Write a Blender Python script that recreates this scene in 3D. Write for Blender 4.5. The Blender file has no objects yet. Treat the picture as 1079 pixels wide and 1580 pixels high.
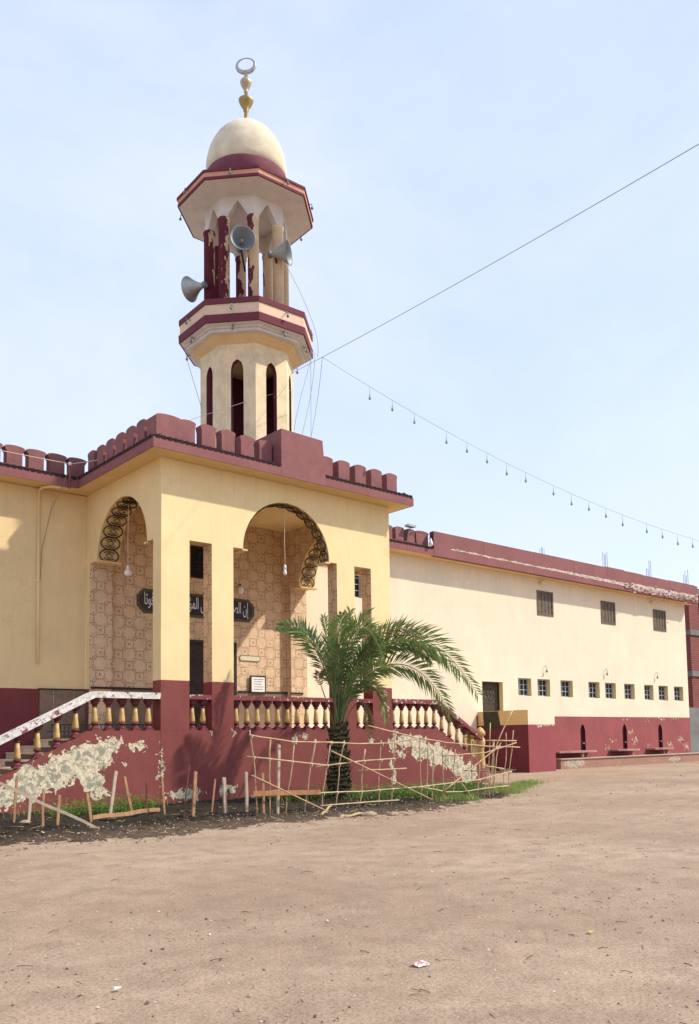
import bpy, math, random
from mathutils import Vector, Matrix
from mathutils.geometry import tessellate_polygon
R = math.radians
random.seed(7)
C = bpy.context.scene
COL = C.collection

# ------------------------------------------------------------------ camera, world, sun, exposure
cam_d = bpy.data.cameras.new('camera'); cam = bpy.data.objects.new('camera', cam_d); COL.objects.link(cam); C.camera = cam
F, CY, YAW, PITCH, ROLL = 1324.6, 1033.4, R(49.315), R(4.564), R(0.844)
fw = Vector((math.cos(YAW)*math.cos(PITCH), math.sin(YAW)*math.cos(PITCH), math.sin(PITCH)))
rt = Vector((math.sin(YAW), -math.cos(YAW), 0)); dn = fw.cross(rt)
rt2 = math.cos(ROLL)*rt + math.sin(ROLL)*dn; dn2 = -math.sin(ROLL)*rt + math.cos(ROLL)*dn
cam.matrix_world = Matrix(((rt2.x, -dn2.x, -fw.x, 0), (rt2.y, -dn2.y, -fw.y, 0), (rt2.z, -dn2.z, -fw.z, 1.6), (0, 0, 0, 1)))
cam_d.sensor_fit = 'VERTICAL'; cam_d.sensor_height = 36.0; cam_d.lens = 36.0*F/1580
cam_d.shift_y = (CY-790)/1580; cam_d.clip_end = 2000; cam_d.clip_start = 0.1

SUN = Vector((1.2, -1.0, 1.6)).normalized()
EL = math.asin(SUN.z)
w = bpy.data.worlds.new('World'); C.world = w; w.use_nodes = True
nt = w.node_tree; nt.nodes.clear()
def WN(t): return nt.nodes.new(t)
wo = WN('ShaderNodeOutputWorld'); bg = WN('ShaderNodeBackground'); sk = WN('ShaderNodeTexSky')
sk.sky_type = 'NISHITA'; sk.sun_disc = False; sk.sun_elevation = EL; sk.sun_rotation = math.atan2(SUN.x, SUN.y)
sk.air_density = 1.0; sk.dust_density = 2.0; sk.ozone_density = 2.0
tc = WN('ShaderNodeTexCoord'); mp = WN('ShaderNodeMapping'); mp.inputs['Scale'].default_value = (1.3, 1.3, 2.1)
nz = WN('ShaderNodeTexNoise'); nz.inputs['Scale'].default_value = 2.2; nz.inputs['Detail'].default_value = 7; nz.inputs['Roughness'].default_value = .55
mr = WN('ShaderNodeMapRange'); mr.inputs[1].default_value = .36; mr.inputs[2].default_value = .72; mr.inputs[3].default_value = .78; mr.inputs[4].default_value = .95
mx = WN('ShaderNodeMix'); mx.data_type = 'RGBA'; SX = WN('ShaderNodeSeparateXYZ'); nt.links.new(tc.outputs['Generated'], SX.inputs[0]); zr_ = WN('ShaderNodeMapRange'); nt.links.new(SX.outputs[2], zr_.inputs[0]); zr_.inputs[1].default_value = .02; zr_.inputs[2].default_value = .62
gx = WN('ShaderNodeMix'); gx.data_type = 'RGBA'; gx.inputs[6].default_value = (3.35, 3.75, 4.55, 1); gx.inputs[7].default_value = (2.6, 3.05, 4.6, 1); nt.links.new(zr_.outputs[0], gx.inputs[0]); nt.links.new(gx.outputs[2], mx.inputs[7])
nt.links.new(tc.outputs['Generated'], mp.inputs[0]); nt.links.new(mp.outputs[0], nz.inputs[0]); nt.links.new(nz.outputs[0], mr.inputs[0])
nt.links.new(mr.outputs[0], mx.inputs[0]); nt.links.new(sk.outputs[0], mx.inputs[6]); nt.links.new(mx.outputs[2], bg.inputs[0]); nt.links.new(bg.outputs[0], wo.inputs[0])
cn = WN('ShaderNodeTexNoise'); cn.inputs['Scale'].default_value = 1.5; cn.inputs['Detail'].default_value = 8; cn.inputs['Roughness'].default_value = .6; cn.inputs['Distortion'].default_value = .4; nt.links.new(mp.outputs[0], cn.inputs[0])
cr = WN('ShaderNodeMapRange'); cr.inputs[1].default_value = .40; cr.inputs[2].default_value = .68; cr.inputs[4].default_value = .5; nt.links.new(cn.outputs[0], cr.inputs[0])
cx_ = WN('ShaderNodeMix'); cx_.data_type = 'RGBA'; cx_.inputs[7].default_value = (3.6, 3.85, 4.4, 1); nt.links.new(cr.outputs[0], cx_.inputs[0]); nt.links.new(mx.outputs[2], cx_.inputs[6]); nt.links.new(cx_.outputs[2], bg.inputs[0])
bg.inputs[1].default_value = 0.15
sd = bpy.data.lights.new('sun', 'SUN'); sd.energy = 2.75; sd.angle = R(1.2); sd.color = (1, .93, .82)
so = bpy.data.objects.new('sun', sd); COL.objects.link(so); so.rotation_euler = SUN.to_track_quat('Z', 'Y').to_euler(); so.location = (30, -20, 40)
vs = C.view_settings; vs.view_transform = 'Standard'; vs.look = 'None'; vs.exposure = 0.84; vs.gamma = 1; vs.use_curve_mapping = False

# ------------------------------------------------------------------ materials
class NG:
    def __init__(s, name):
        s.m = bpy.data.materials.new(name); s.m.use_nodes = True; s.t = s.m.node_tree; s.t.nodes.clear()
        s.o = s.n('ShaderNodeOutputMaterial'); s.b = s.n('ShaderNodeBsdfPrincipled'); s.l(s.b.outputs[0], s.o.inputs[0])
        s.b.inputs['Roughness'].default_value = .85; s.b.inputs['Specular IOR Level'].default_value = .25
        g = s.n('ShaderNodeNewGeometry'); s.pos = g.outputs['Position']; s.nor = g.outputs['Normal']
        sp = s.n('ShaderNodeSeparateXYZ'); s.l(s.pos, sp.inputs[0]); s.x, s.y, s.z = sp.outputs
    def n(s, t): return s.t.nodes.new(t)
    def l(s, a, b): s.t.links.new(a, b)
    def put(s, sock, v):
        if hasattr(v, 'is_output') or isinstance(v, bpy.types.NodeSocket): s.l(v, sock)
        else: sock.default_value = v
    def math(s, op, a, b=0.0, c=0.0, clamp=False):
        n = s.n('ShaderNodeMath'); n.operation = op; n.use_clamp = clamp
        s.put(n.inputs[0], a); s.put(n.inputs[1], b); s.put(n.inputs[2], c); return n.outputs[0]
    def noise(s, scale, detail=4, rough=.55, vec=None, dist=0.0, col=False):
        n = s.n('ShaderNodeTexNoise'); n.inputs['Scale'].default_value = scale; n.inputs['Detail'].default_value = detail
        n.inputs['Roughness'].default_value = rough; n.inputs['Distortion'].default_value = dist
        s.l(vec or s.pos, n.inputs[0]); return n.outputs[1] if col else n.outputs[0]
    def scaled(s, v):
        n = s.n('ShaderNodeVectorMath'); n.operation = 'MULTIPLY'; s.l(s.pos, n.inputs[0]); n.inputs[1].default_value = v; return n.outputs[0]
    def mix(s, f, a, b):
        n = s.n('ShaderNodeMix'); n.data_type = 'RGBA'; s.put(n.inputs[0], f)
        for i, v in ((6, a), (7, b)):
            if isinstance(v, tuple): v = tuple(v)+(1,) if len(v) == 3 else v
            s.put(n.inputs[i], v)
        return n.outputs[2]
    def step(s, v, a, b):
        n = s.n('ShaderNodeMapRange'); s.put(n.inputs[0], v); n.inputs[1].default_value = a; n.inputs[2].default_value = b; return n.outputs[0]
    def bump(s, h, strength=.4, dist=.02):
        n = s.n('ShaderNodeBump'); n.inputs['Strength'].default_value = strength; n.inputs['Distance'].default_value = dist
        s.put(n.inputs['Height'], h); s.l(n.outputs[0], s.b.inputs['Normal'])
    def col(s, c):
        if isinstance(c, tuple): c = tuple(c)+(1,)
        s.put(s.b.inputs['Base Color'], c)

def var(g, c, amt=.12, sc=1.5):
    """a colour with broad and fine weathering"""
    d = tuple(x*(1-amt*1.6) for x in c); e = tuple(min(1, x*(1+amt*.5)) for x in c)
    n1 = g.noise(sc, 6, .6); n2 = g.noise(sc*9, 4, .6, vec=g.scaled((1, 1, .25)))
    f = g.math('ADD', g.math('MULTIPLY', n1, .65), g.math('MULTIPLY', n2, .35))
    return g.mix(g.step(f, .32, .68), d, e)

def simple(name, c, rough=.8, amt=.12, sc=2.0, metal=0, bump=.15):
    g = NG(name); g.col(var(g, c, amt, sc)); g.b.inputs['Roughness'].default_value = rough; g.b.inputs['Metallic'].default_value = metal
    if bump: g.bump(g.noise(45, 3), bump, .01)
    return g.m

CREAM_OLD = (.74, .63, .43); CEMENT = (.24, .225, .16)
def weather(g, c, base):
    """rain streaks below the eaves, patch repairs and hairline cracks in a painted wall"""
    dk = tuple(x*y for x, y in zip(base, (.72, .66, .55)))
    st = g.math('MULTIPLY', g.step(g.noise(1.0, 5, .6, vec=g.scaled((7, 7, .35))), .50, .74), g.step(g.math('ADD', g.z, g.math('MULTIPLY', g.noise(.9, 3), 1.4)), 7.3, 9.3))
    c = g.mix(g.math('MULTIPLY', st, .38), c, dk)
    c = g.mix(g.math('MULTIPLY', g.step(g.noise(.45, 4, .5, dist=.5), .56, .60), .08), c, tuple(min(.85, x*1.08) for x in base))
    c = g.mix(g.math('MULTIPLY', g.step(g.noise(1.7, 6, .65), .58, .74), .12), c, dk)
    v = g.n('ShaderNodeTexVoronoi'); v.feature = 'DISTANCE_TO_EDGE'; v.inputs['Scale'].default_value = .42
    wv = g.n('ShaderNodeVectorMath'); wv.operation = 'ADD'; g.l(g.pos, wv.inputs[0]); g.l(g.noise(1.5, 6, .7, col=True), wv.inputs[1]); g.l(wv.outputs[0], v.inputs[0])
    ck = g.math('MULTIPLY', g.step(v.outputs['Distance'], .0045, .001), g.step(g.noise(.35, 3), .50, .56))
    return g.mix(g.math('MULTIPLY', ck, .45), c, dk)

def peel(name, base, patches=(), axis='x', specks=.70, speck_sc=6.0, zsplit=None, upper=None, edge=None, cream=CREAM_OLD, wob=.26, amp=1.0, soft=0.0, ufrom=None):
    """weathered paint with flaked places: patches are (along, z, r_along, r_z)"""
    g = NG(name); u = g.x if axis == 'x' else g.y
    nz1 = g.noise(3.2, 5, .6, dist=.8); nz2 = g.noise(7.5, 6, .62, dist=.7); nz3 = g.noise(4.3, 5, .6, dist=1.0)
    uu = g.math('ADD', u, g.math('MULTIPLY', g.math('SUBTRACT', nz1, .5), wob*2)); zz = g.math('ADD', g.z, g.math('MULTIPLY', g.math('SUBTRACT', nz3, .5), wob*2))
    m = None
    for (a, z, ra, rz) in patches:
        d1 = g.math('POWER', g.math('ABSOLUTE', g.math('DIVIDE', g.math('SUBTRACT', uu, a), ra)), 2)
        d2 = g.math('POWER', g.math('ABSOLUTE', g.math('DIVIDE', g.math('SUBTRACT', zz, z), rz)), 2)
        d = g.math('SUBTRACT', 1.0, g.math('ADD', d1, d2)); m = d if m is None else g.math('MAXIMUM', m, d)
    pm = g.math('ADD', g.math('SUBTRACT', m, soft), g.math('ADD', g.math('MULTIPLY', g.math('SUBTRACT', nz2, .5), 1.25*amp), g.math('MULTIPLY', g.math('SUBTRACT', g.noise(30, 4, .7), .5), .55*amp))) if m is not None else -1.0
    sp = g.step(g.noise(speck_sc, 5, .68), specks, specks+.012)
    mask = g.math('MAXIMUM', g.step(pm, .02, .10) if m is not None else 0.0, sp)
    c1 = var(g, base, .13, 1.1)
    if zsplit is not None:
        zs = g.step(g.math('ADD', g.z, g.math('MULTIPLY', g.math('SUBTRACT', g.noise(9, 3), .5), .012)), zsplit, zsplit+.006)
        if ufrom: zs = g.math('MAXIMUM', zs, g.math('LESS_THAN', u, ufrom))
        c2 = weather(g, var(g, upper, .07, .8), upper)
        c1 = g.mix(zs, c1, c2); mask = g.math('MULTIPLY', mask, g.math('SUBTRACT', 1.0, zs))
    if edge:      # rising damp stain and dust at the foot of the wall
        c1 = g.mix(g.math('MULTIPLY', g.step(g.math('ADD', g.z, g.math('MULTIPLY', nz1, .9)), edge+.45, edge), .55), c1, (.20, .13, .095))
    inner = g.step(g.math('ADD', g.math('MULTIPLY', pm, .14) if m is not None else 0.0, g.noise(4.2, 6, .7, dist=1.5)), .60, .64)
    oc = g.mix(g.step(g.noise(9, 6, .7, dist=.8), .42, .6), cream, tuple(x*.66 for x in cream))
    cc = g.mix(g.step(g.noise(22, 5), .3, .7), CEMENT, tuple(x*1.55 for x in CEMENT))
    pc = g.mix(g.math('MULTIPLY', inner, 1.0 if m is not None else .2), oc, cc)
    g.col(g.mix(mask, c1, pc))
    h = g.math('ADD', g.math('MULTIPLY', g.math('SUBTRACT', 1.0, mask), .9), g.math('ADD', g.math('MULTIPLY', g.noise(60, 4), .15), g.math('MULTIPLY', g.math('MULTIPLY', nz2, mask), .8)))
    g.bump(h, .9, .03); return g.m

MAROON = (.225, .062, .052); MAROON_F = (.26, .105, .10); CREAM = (.82, .64, .335); CREAM_W = (.79, .675, .49)
M = {}
PL = [(6.4,.45,.55,.25),(7.0,.62,.45,.3),(7.6,.95,.5,.38),(8.2,1.15,.45,.42),(8.6,1.3,.45,.33),(8.5,.65,.28,.25),(9.0,1.55,.3,.16),(9.6,1.5,.22,.09),(5.6,.3,.7,.5),(9.3,1.07,.10,.06),(7.1,.95,.4,.12),(8.75,.42,.25,.1),
      (18.1,1.5,.16,.36),(18.0,.6,.09,.35),(18.8,1.5,.6,.22),(19.3,1.2,.55,.32),(19.9,1.05,.45,.36),(20.4,.9,.45,.32),(20.9,.68,.4,.32),(21.4,.42,.45,.34),(18.4,1.12,.2,.1),
      (17.65,2.86,.16,.07),(17.75,2.46,.17,.2),(17.2,1.57,.12,.11),(14.33,1.62,.13,.13),(14.6,1.72,.12,.08),(10.22,1.0,.05,.5),(12.35,1.78,.04,.14),(11.6,1.78,.05,.1),(10.9,.25,.55,.14),(12.1,.32,.3,.12)]
M['wall'] = peel('porch_paint', MAROON, PL, specks=.705, speck_sc=8, zsplit=3.10, upper=CREAM, edge=.12, wob=.42)
g = NG('porch_upper_paint'); g.col(weather(g, var(g, CREAM, .07, .8), CREAM)); g.bump(g.noise(50, 4), .12, .01); M['cream'] = g.m
PW = [(34.8,2.42,.5,.05),(38.2,2.4,1.0,.10),(39.8,2.36,.8,.11),(41.4,2.38,.9,.13),(43.0,2.38,.9,.08),(39.0,1.3,.7,.35),(38.6,1.7,.5,.22),(37.0,1.3,.7,.15),(42.3,1.0,.6,.45),(44.0,.9,.6,.45),(43.4,1.3,.5,.3),(36.5,1.0,.5,.2),(40.2,1.0,.6,.25)]
M['wing'] = peel('wing_paint', (.30, .085, .08), PW, specks=.70, zsplit=2.45, upper=CREAM_W, edge=.6, wob=.3, amp=2.6, soft=.95, ufrom=27.0)
M['wingL'] = peel('left_wing_paint', (.19, .045, .045), (), specks=.735, speck_sc=9, zsplit=3.08, upper=(.78, .59, .31))
M['cream_w'] = simple('wing_cream', CREAM_W, amt=.05, sc=.8)
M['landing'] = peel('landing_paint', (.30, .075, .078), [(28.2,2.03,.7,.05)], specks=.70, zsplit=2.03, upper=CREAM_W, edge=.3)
M['landing_shade'] = peel('landing_shaded_side', (.16, .03, .04), [(22.0,.25,.5,.07)], axis='y', specks=.72, zsplit=2.03, upper=(.70, .48, .22), edge=.25)  # landing paint darkened: shade of the unlit side put into the colour
M['mar'] = simple('maroon_paint', MAROON_F, amt=.16, sc=3)
M['mar_dark'] = simple('dark_maroon_paint', (.13, .03, .045), amt=.2, sc=3)
M['fascia'] = peel('fascia_paint', MAROON_F, (), specks=.76, speck_sc=8)
PF = [(25.5+i*.9, 9.03-.006*i, .50, .035+.001*i) for i in range(7)] + [(32+i*1.1, 9.0-.008*i, .8, .06+.004*i) for i in range(6)] + [(39+i*1.1, 8.93, .95, .17) for i in range(6)]
M['parapet'] = peel('wing_parapet_paint', MAROON_F, PF, specks=.74, speck_sc=5, cream=(.72, .56, .50), wob=.07)
M['soffit'] = simple('soffit_paint', (.74, .53, .26), amt=.08)
M['rail_white'] = peel('flaked_handrail', (.30, .09, .09), (), specks=.40, speck_sc=5, cream=(.80, .74, .66))
M['rail'] = peel('handrail_paint', (.24, .06, .065), (), specks=.57, speck_sc=7, cream=(.75, .66, .58))
M['gold'] = simple('ochre_paint', (.60, .40, .15), rough=.55, amt=.2, sc=6)
M['gold_br'] = simple('dull_ochre_paint', (.42, .25, .07), rough=.6, amt=.35, sc=6)
M['tile'] = simple('dark_roof_tile', (.055, .025, .025), amt=.4, sc=9)
M['marble'] = simple('brown_stone_cladding', (.25, .17, .115), rough=.45, amt=.25, sc=3)
M['stepm'] = simple('step_stone', (.74, .57, .39), amt=.2, sc=2)
M['stepd'] = simple('dark_step_stone', (.17, .12, .09), rough=.5, amt=.25, sc=3)
M['wood'] = simple('dark_wood', (.045, .028, .02), rough=.5, amt=.3, sc=8)
M['shutter'] = simple('grey_brown_wood', (.17, .135, .095), amt=.3, sc=5)
M['shutter_d'] = simple('shaded_shutter_gap', (.09, .068, .045), amt=.3, sc=5)
M['iron'] = simple('iron', (.03, .03, .035), rough=.5, amt=.2, sc=6, metal=.3)
M['white_iron'] = simple('pale_grille_paint', (.45, .45, .45), rough=.5, amt=.15, sc=6)
M['white'] = simple('white_plastic', (.8, .79, .76), rough=.4, amt=.05)
M['glassd'] = simple('dark_glass', (.02, .022, .025), rough=.12, amt=.1, bump=0)
M['grey'] = simple('grey_metal', (.40, .43, .41), rough=.45, amt=.2, sc=4, metal=.3)
M['grey_in'] = simple('grey_horn_inside', (.22, .24, .25), rough=.5, amt=.2, sc=4, metal=.2)
M['wire'] = simple('grey_wire', (.38, .40, .43), rough=.6, amt=.1, bump=0)
M['cord'] = simple('pale_cord', (.62, .50, .38), rough=.6, amt=.1, bump=0)
M['min_cream'] = simple('minaret_cream_plaster', (.76, .62, .39), amt=.18, sc=2.5)
M['min_white'] = simple('minaret_pale_plaster', (.66, .62, .57), amt=.12, sc=2.5)
M['min_pink'] = peel('minaret_balcony_paint', (.74, .54, .38), (), specks=.72, speck_sc=7, cream=(.7, .6, .5))
M['min_mar'] = peel('minaret_maroon', (.16, .04, .055), (), specks=.70, speck_sc=5, cream=(.7, .55, .45))
g = NG('dome_plaster')
n1 = g.step(g.noise(2.2, 7, .65), .42, .62); g.col(g.mix(g.math('MULTIPLY', n1, .55), var(g, (.72, .63, .45), .08, 3), (.48, .41, .27))); g.bump(g.noise(25, 5), .25, .01); M['dome'] = g.m
M['brass'] = simple('brass', (.40, .29, .11), rough=.5, amt=.2, sc=8, metal=.7)
M['silver'] = simple('tarnished_metal', (.50, .48, .44), rough=.4, amt=.25, sc=8, metal=.6)
M['bamboo'] = simple('dry_cane', (.55, .37, .21), rough=.6, amt=.3, sc=5)
M['bamboo2'] = simple('pale_green_cane', (.55, .44, .24), rough=.6, amt=.3, sc=5)
M['stake'] = simple('raw_timber', (.46, .25, .13), amt=.3, sc=6)
M['stake_w'] = simple('bleached_timber', (.55, .43, .31), amt=.25, sc=6)
M['stake_d'] = simple('dark_timber', (.18, .07, .045), amt=.3, sc=6)
M['concrete'] = simple('concrete', (.42, .36, .30), amt=.2, sc=3)
M['concrete_g'] = simple('grey_green_render', (.20, .20, .18), amt=.25, sc=1)
M['kerb'] = peel('platform_edge', (.36, .20, .14), [(31.6,.4,.8,.2),(40,.35,.6,.12)], specks=.66, speck_sc=4, cream=(.6, .46, .34), wob=.3)
M['basin'] = peel('basin_paint', (.42, .22, .19), (), specks=.6, speck_sc=6, cream=(.68, .55, .5))
M['niche'] = simple('niche_paint', (.09, .022, .028), amt=.2)

# minaret columns: maroon paint flaked off down to cream, more facing the sun, so the lit side is painted in too
g = NG('column_paint'); nn = g.noise(1.6, 6, .65, vec=g.scaled((2.2, 2.2, .8)))
nd = g.n('ShaderNodeVectorMath'); nd.operation = 'DOT_PRODUCT'; g.l(g.nor, nd.inputs[0]); nd.inputs[1].default_value = (.77, -.64, 0)
bias = g.math('ADD', g.math('MULTIPLY', nd.outputs['Value'], .13), g.math('ADD', g.math('MULTIPLY', g.math('SUBTRACT', g.x, 13.2), .17), g.math('MULTIPLY', g.math('SUBTRACT', 20.35, g.y), .10)))
fl = g.step(g.math('ADD', nn, bias), .52, .54)
g.col(g.mix(fl, var(g, (.15, .035, .055), .2, 4), var(g, (.74, .60, .42), .12, 4))); g.bump(g.math('SUBTRACT', 1.0, fl), .5, .01); M['column'] = g.m

# patterned paint of the porch interior
def wallpaper(name, zs=None):
    g = NG(name)
    sn = g.n('ShaderNodeSeparateXYZ'); g.l(g.nor, sn.inputs[0])
    ny = g.math('ABSOLUTE', sn.outputs[1]); sel = g.math('GREATER_THAN', ny, .5)
    u = g.math('ADD', g.math('MULTIPLY', g.x, sel), g.math('MULTIPLY', g.y, g.math('SUBTRACT', 1.0, sel)))
    P, Q = .68, .64
    up = g.math('DIVIDE', u, P); zp = g.math('DIVIDE', g.z, Q)
    fa = g.math('SUBTRACT', g.math('FRACT', g.math('ADD', up, zp)), .5); fb = g.math('SUBTRACT', g.math('FRACT', g.math('SUBTRACT', up, zp)), .5)
    rr = g.math('SQRT', g.math('ADD', g.math('MULTIPLY', fa, fa), g.math('MULTIPLY', fb, fb))); an = g.math('ARCTAN2', fa, fb)
    lob = g.math('ADD', rr, g.math('MULTIPLY', g.math('COSINE', g.math('MULTIPLY', an, 8.0)), .03))
    ring = g.step(g.math('ABSOLUTE', g.math('SUBTRACT', lob, .445)), .050, .030); dsh = g.step(g.math('SINE', g.math('MULTIPLY', an, 20.0)), -.5, -.2)
    ln = g.math('MULTIPLY', ring, dsh)
    # little knots where the lines cross
    ca = g.math('ABSOLUTE', g.math('SUBTRACT', g.math('FRACT', g.math('ADD', up, zp)), .5)); cb = g.math('ABSOLUTE', g.math('SUBTRACT', g.math('FRACT', g.math('SUBTRACT', up, zp)), .5))
    xa_ = g.math('SUBTRACT', .5, ca); xb_ = g.math('SUBTRACT', .5, cb)
    ln = g.math('MAXIMUM', ln, g.math('MULTIPLY', g.step(g.math('MINIMUM', xa_, xb_), .024, .014), g.step(g.math('MAXIMUM', xa_, xb_), .13, .11)))
    base = g.mix(g.step(g.noise(5, 6, .7), .4, .62), (.70, .51, .33), (.61, .43, .265))
    base = g.mix(g.math('MULTIPLY', g.step(g.noise(.9, 5, .65), .45, .7), .35), base, (.45, .30, .18))
    c = g.mix(g.math('MULTIPLY', g.math('MULTIPLY', ln, g.step(g.noise(3.1, 5, .7), .30, .52)), .85), base, (.13, .065, .03))
    if zs: c = g.mix(g.step(g.z, zs, zs+.006), var(g, (.24, .05, .052), .1), c)
    g.col(c); g.b.inputs['Roughness'].default_value = .7; g.bump(g.noise(50, 3), .15, .01); return g.m
M['paper'] = wallpaper('patterned_paint'); M['paper_low'] = wallpaper('patterned_jamb', 3.10)

# brick
def brick(name, c1, c2, mortar, sc=1.0):
    g = NG(name); sn = g.n('ShaderNodeSeparateXYZ'); g.l(g.nor, sn.inputs[0]); sel = g.math('GREATER_THAN', g.math('ABSOLUTE', sn.outputs[1]), .5)
    u = g.math('ADD', g.math('MULTIPLY', g.x, sel), g.math('MULTIPLY', g.y, g.math('SUBTRACT', 1.0, sel)))
    cb = g.n('ShaderNodeCombineXYZ'); g.l(u, cb.inputs[0]); g.l(g.z, cb.inputs[1])
    b = g.n('ShaderNodeTexBrick'); g.l(cb.outputs[0], b.inputs[0]); b.inputs['Color1'].default_value = c1+(1,); b.inputs['Color2'].default_value = c2+(1,); b.inputs['Mortar'].default_value = mortar+(1,)
    b.inputs['Scale'].default_value = sc; b.inputs['Brick Width'].default_value = .5; b.inputs['Row Height'].default_value = .18; b.inputs['Mortar Size'].default_value = .012
    g.col(g.mix(g.math('MULTIPLY', g.noise(.8, 5), .5), b.outputs[0], (.16, .07, .055))); return g.m
M['brick'] = brick('red_brick', (.24, .055, .045), (.17, .04, .035), (.26, .17, .14))

# ground
g = NG('dirt'); n1 = g.noise(.22, 7, .6); n2 = g.noise(2.3, 7, .65); n3 = g.noise(38, 5, .7); n4 = g.noise(.9, 5, .6, vec=g.scaled((.25, 1.0, 1)))
c = g.mix(g.step(n1, .36, .64), (.32, .225, .143), (.45, .332, .222))
c = g.mix(g.math('MULTIPLY', g.step(n2, .42, .62), .6), c, (.25, .175, .115))
c = g.mix(g.math('MULTIPLY', g.step(n4, .50, .70), .35), c, (.46, .35, .245))
c = g.mix(g.math('MULTIPLY', g.step(n3, .48, .62), .6), c, (.18, .125, .085))
c = g.mix(g.math('MULTIPLY', g.step(g.noise(70, 3, .6), .62, .70), .7), c, (.52, .44, .35))
g.col(c); g.b.inputs['Roughness'].default_value = .95
g.bump(g.math('ADD', g.math('MULTIPLY', n2, 1.2), g.math('ADD', g.math('MULTIPLY', n3, .6), g.math('MULTIPLY', g.noise(9, 5, .7), .7))), .7, .035); M['dirt'] = g.m
g = NG('garden_soil'); n1 = g.noise(1.3, 6, .65); n2 = g.noise(14, 6, .75); n5 = g.noise(.6, 4, .6)
fy = g.math('ADD', g.y, g.math('MULTIPLY', g.math('SUBTRACT', n1, .5), 2.2))
c = g.mix(g.step(fy, 15.2, 13.6), (.024, .018, .012), (.16, .11, .07))
c = g.mix(g.math('MULTIPLY', g.step(n5, .45, .6), .5), c, (.075, .06, .03))
c = g.mix(g.math('MULTIPLY', g.step(n2, .52, .66), .55), c, (.13, .095, .055))
c = g.mix(g.step(g.noise(30, 3, .6), .70, .72), c, (.34, .27, .19))
g.col(c); g.b.inputs['Roughness'].default_value = .95; g.bump(g.math('ADD', n2, g.noise(45, 4)), 1.0, .07); M['soil'] = g.m
def leafmat(name, a, b, trans=.25, sc=4):
    g = NG(name); oi = g.n('ShaderNodeObjectInfo')
    g.col(g.mix(g.step(g.noise(sc, 4), .35, .65), a, b)); g.b.inputs['Roughness'].default_value = .5
    t = g.n('ShaderNodeBsdfTranslucent'); t.inputs[0].default_value = tuple(x*1.6 for x in b)+(1,)
    m = g.n('ShaderNodeMixShader'); m.inputs[0].default_value = trans; g.l(g.b.outputs[0], m.inputs[1]); g.l(t.outputs[0], m.inputs[2]); g.l(m.outputs[0], g.o.inputs[0]); return g.m
M['frond'] = leafmat('palm_leaf', (.07, .125, .036), (.19, .25, .08))
M['frond_y'] = leafmat('yellowing_palm_leaf', (.16, .17, .05), (.30, .26, .10))
M['frond_dead'] = leafmat('dead_palm_leaf', (.16, .10, .045), (.28, .19, .09))
M['petiole'] = simple('palm_stalk', (.16, .19, .07), rough=.5, amt=.3, sc=5)
M['weed'] = leafmat('weed_leaf', (.05, .12, .02), (.14, .26, .04)); M['grass'] = leafmat('grass_blade', (.12, .20, .04), (.28, .34, .10))
g = NG('palm_trunk_bark'); wv = g.n('ShaderNodeTexWave'); wv.wave_type = 'BANDS'; wv.bands_direction = 'Z'; wv.inputs['Scale'].default_value = 2.6; wv.inputs['Distortion'].default_value = 7; g.l(g.pos, wv.inputs[0])
g.col(g.mix(wv.outputs[1], (.05, .04, .02), (.17, .13, .065))); g.bump(g.math('ADD', wv.outputs[1], g.noise(20, 5)), 1.0, .05); M['bark'] = g.m

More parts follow.
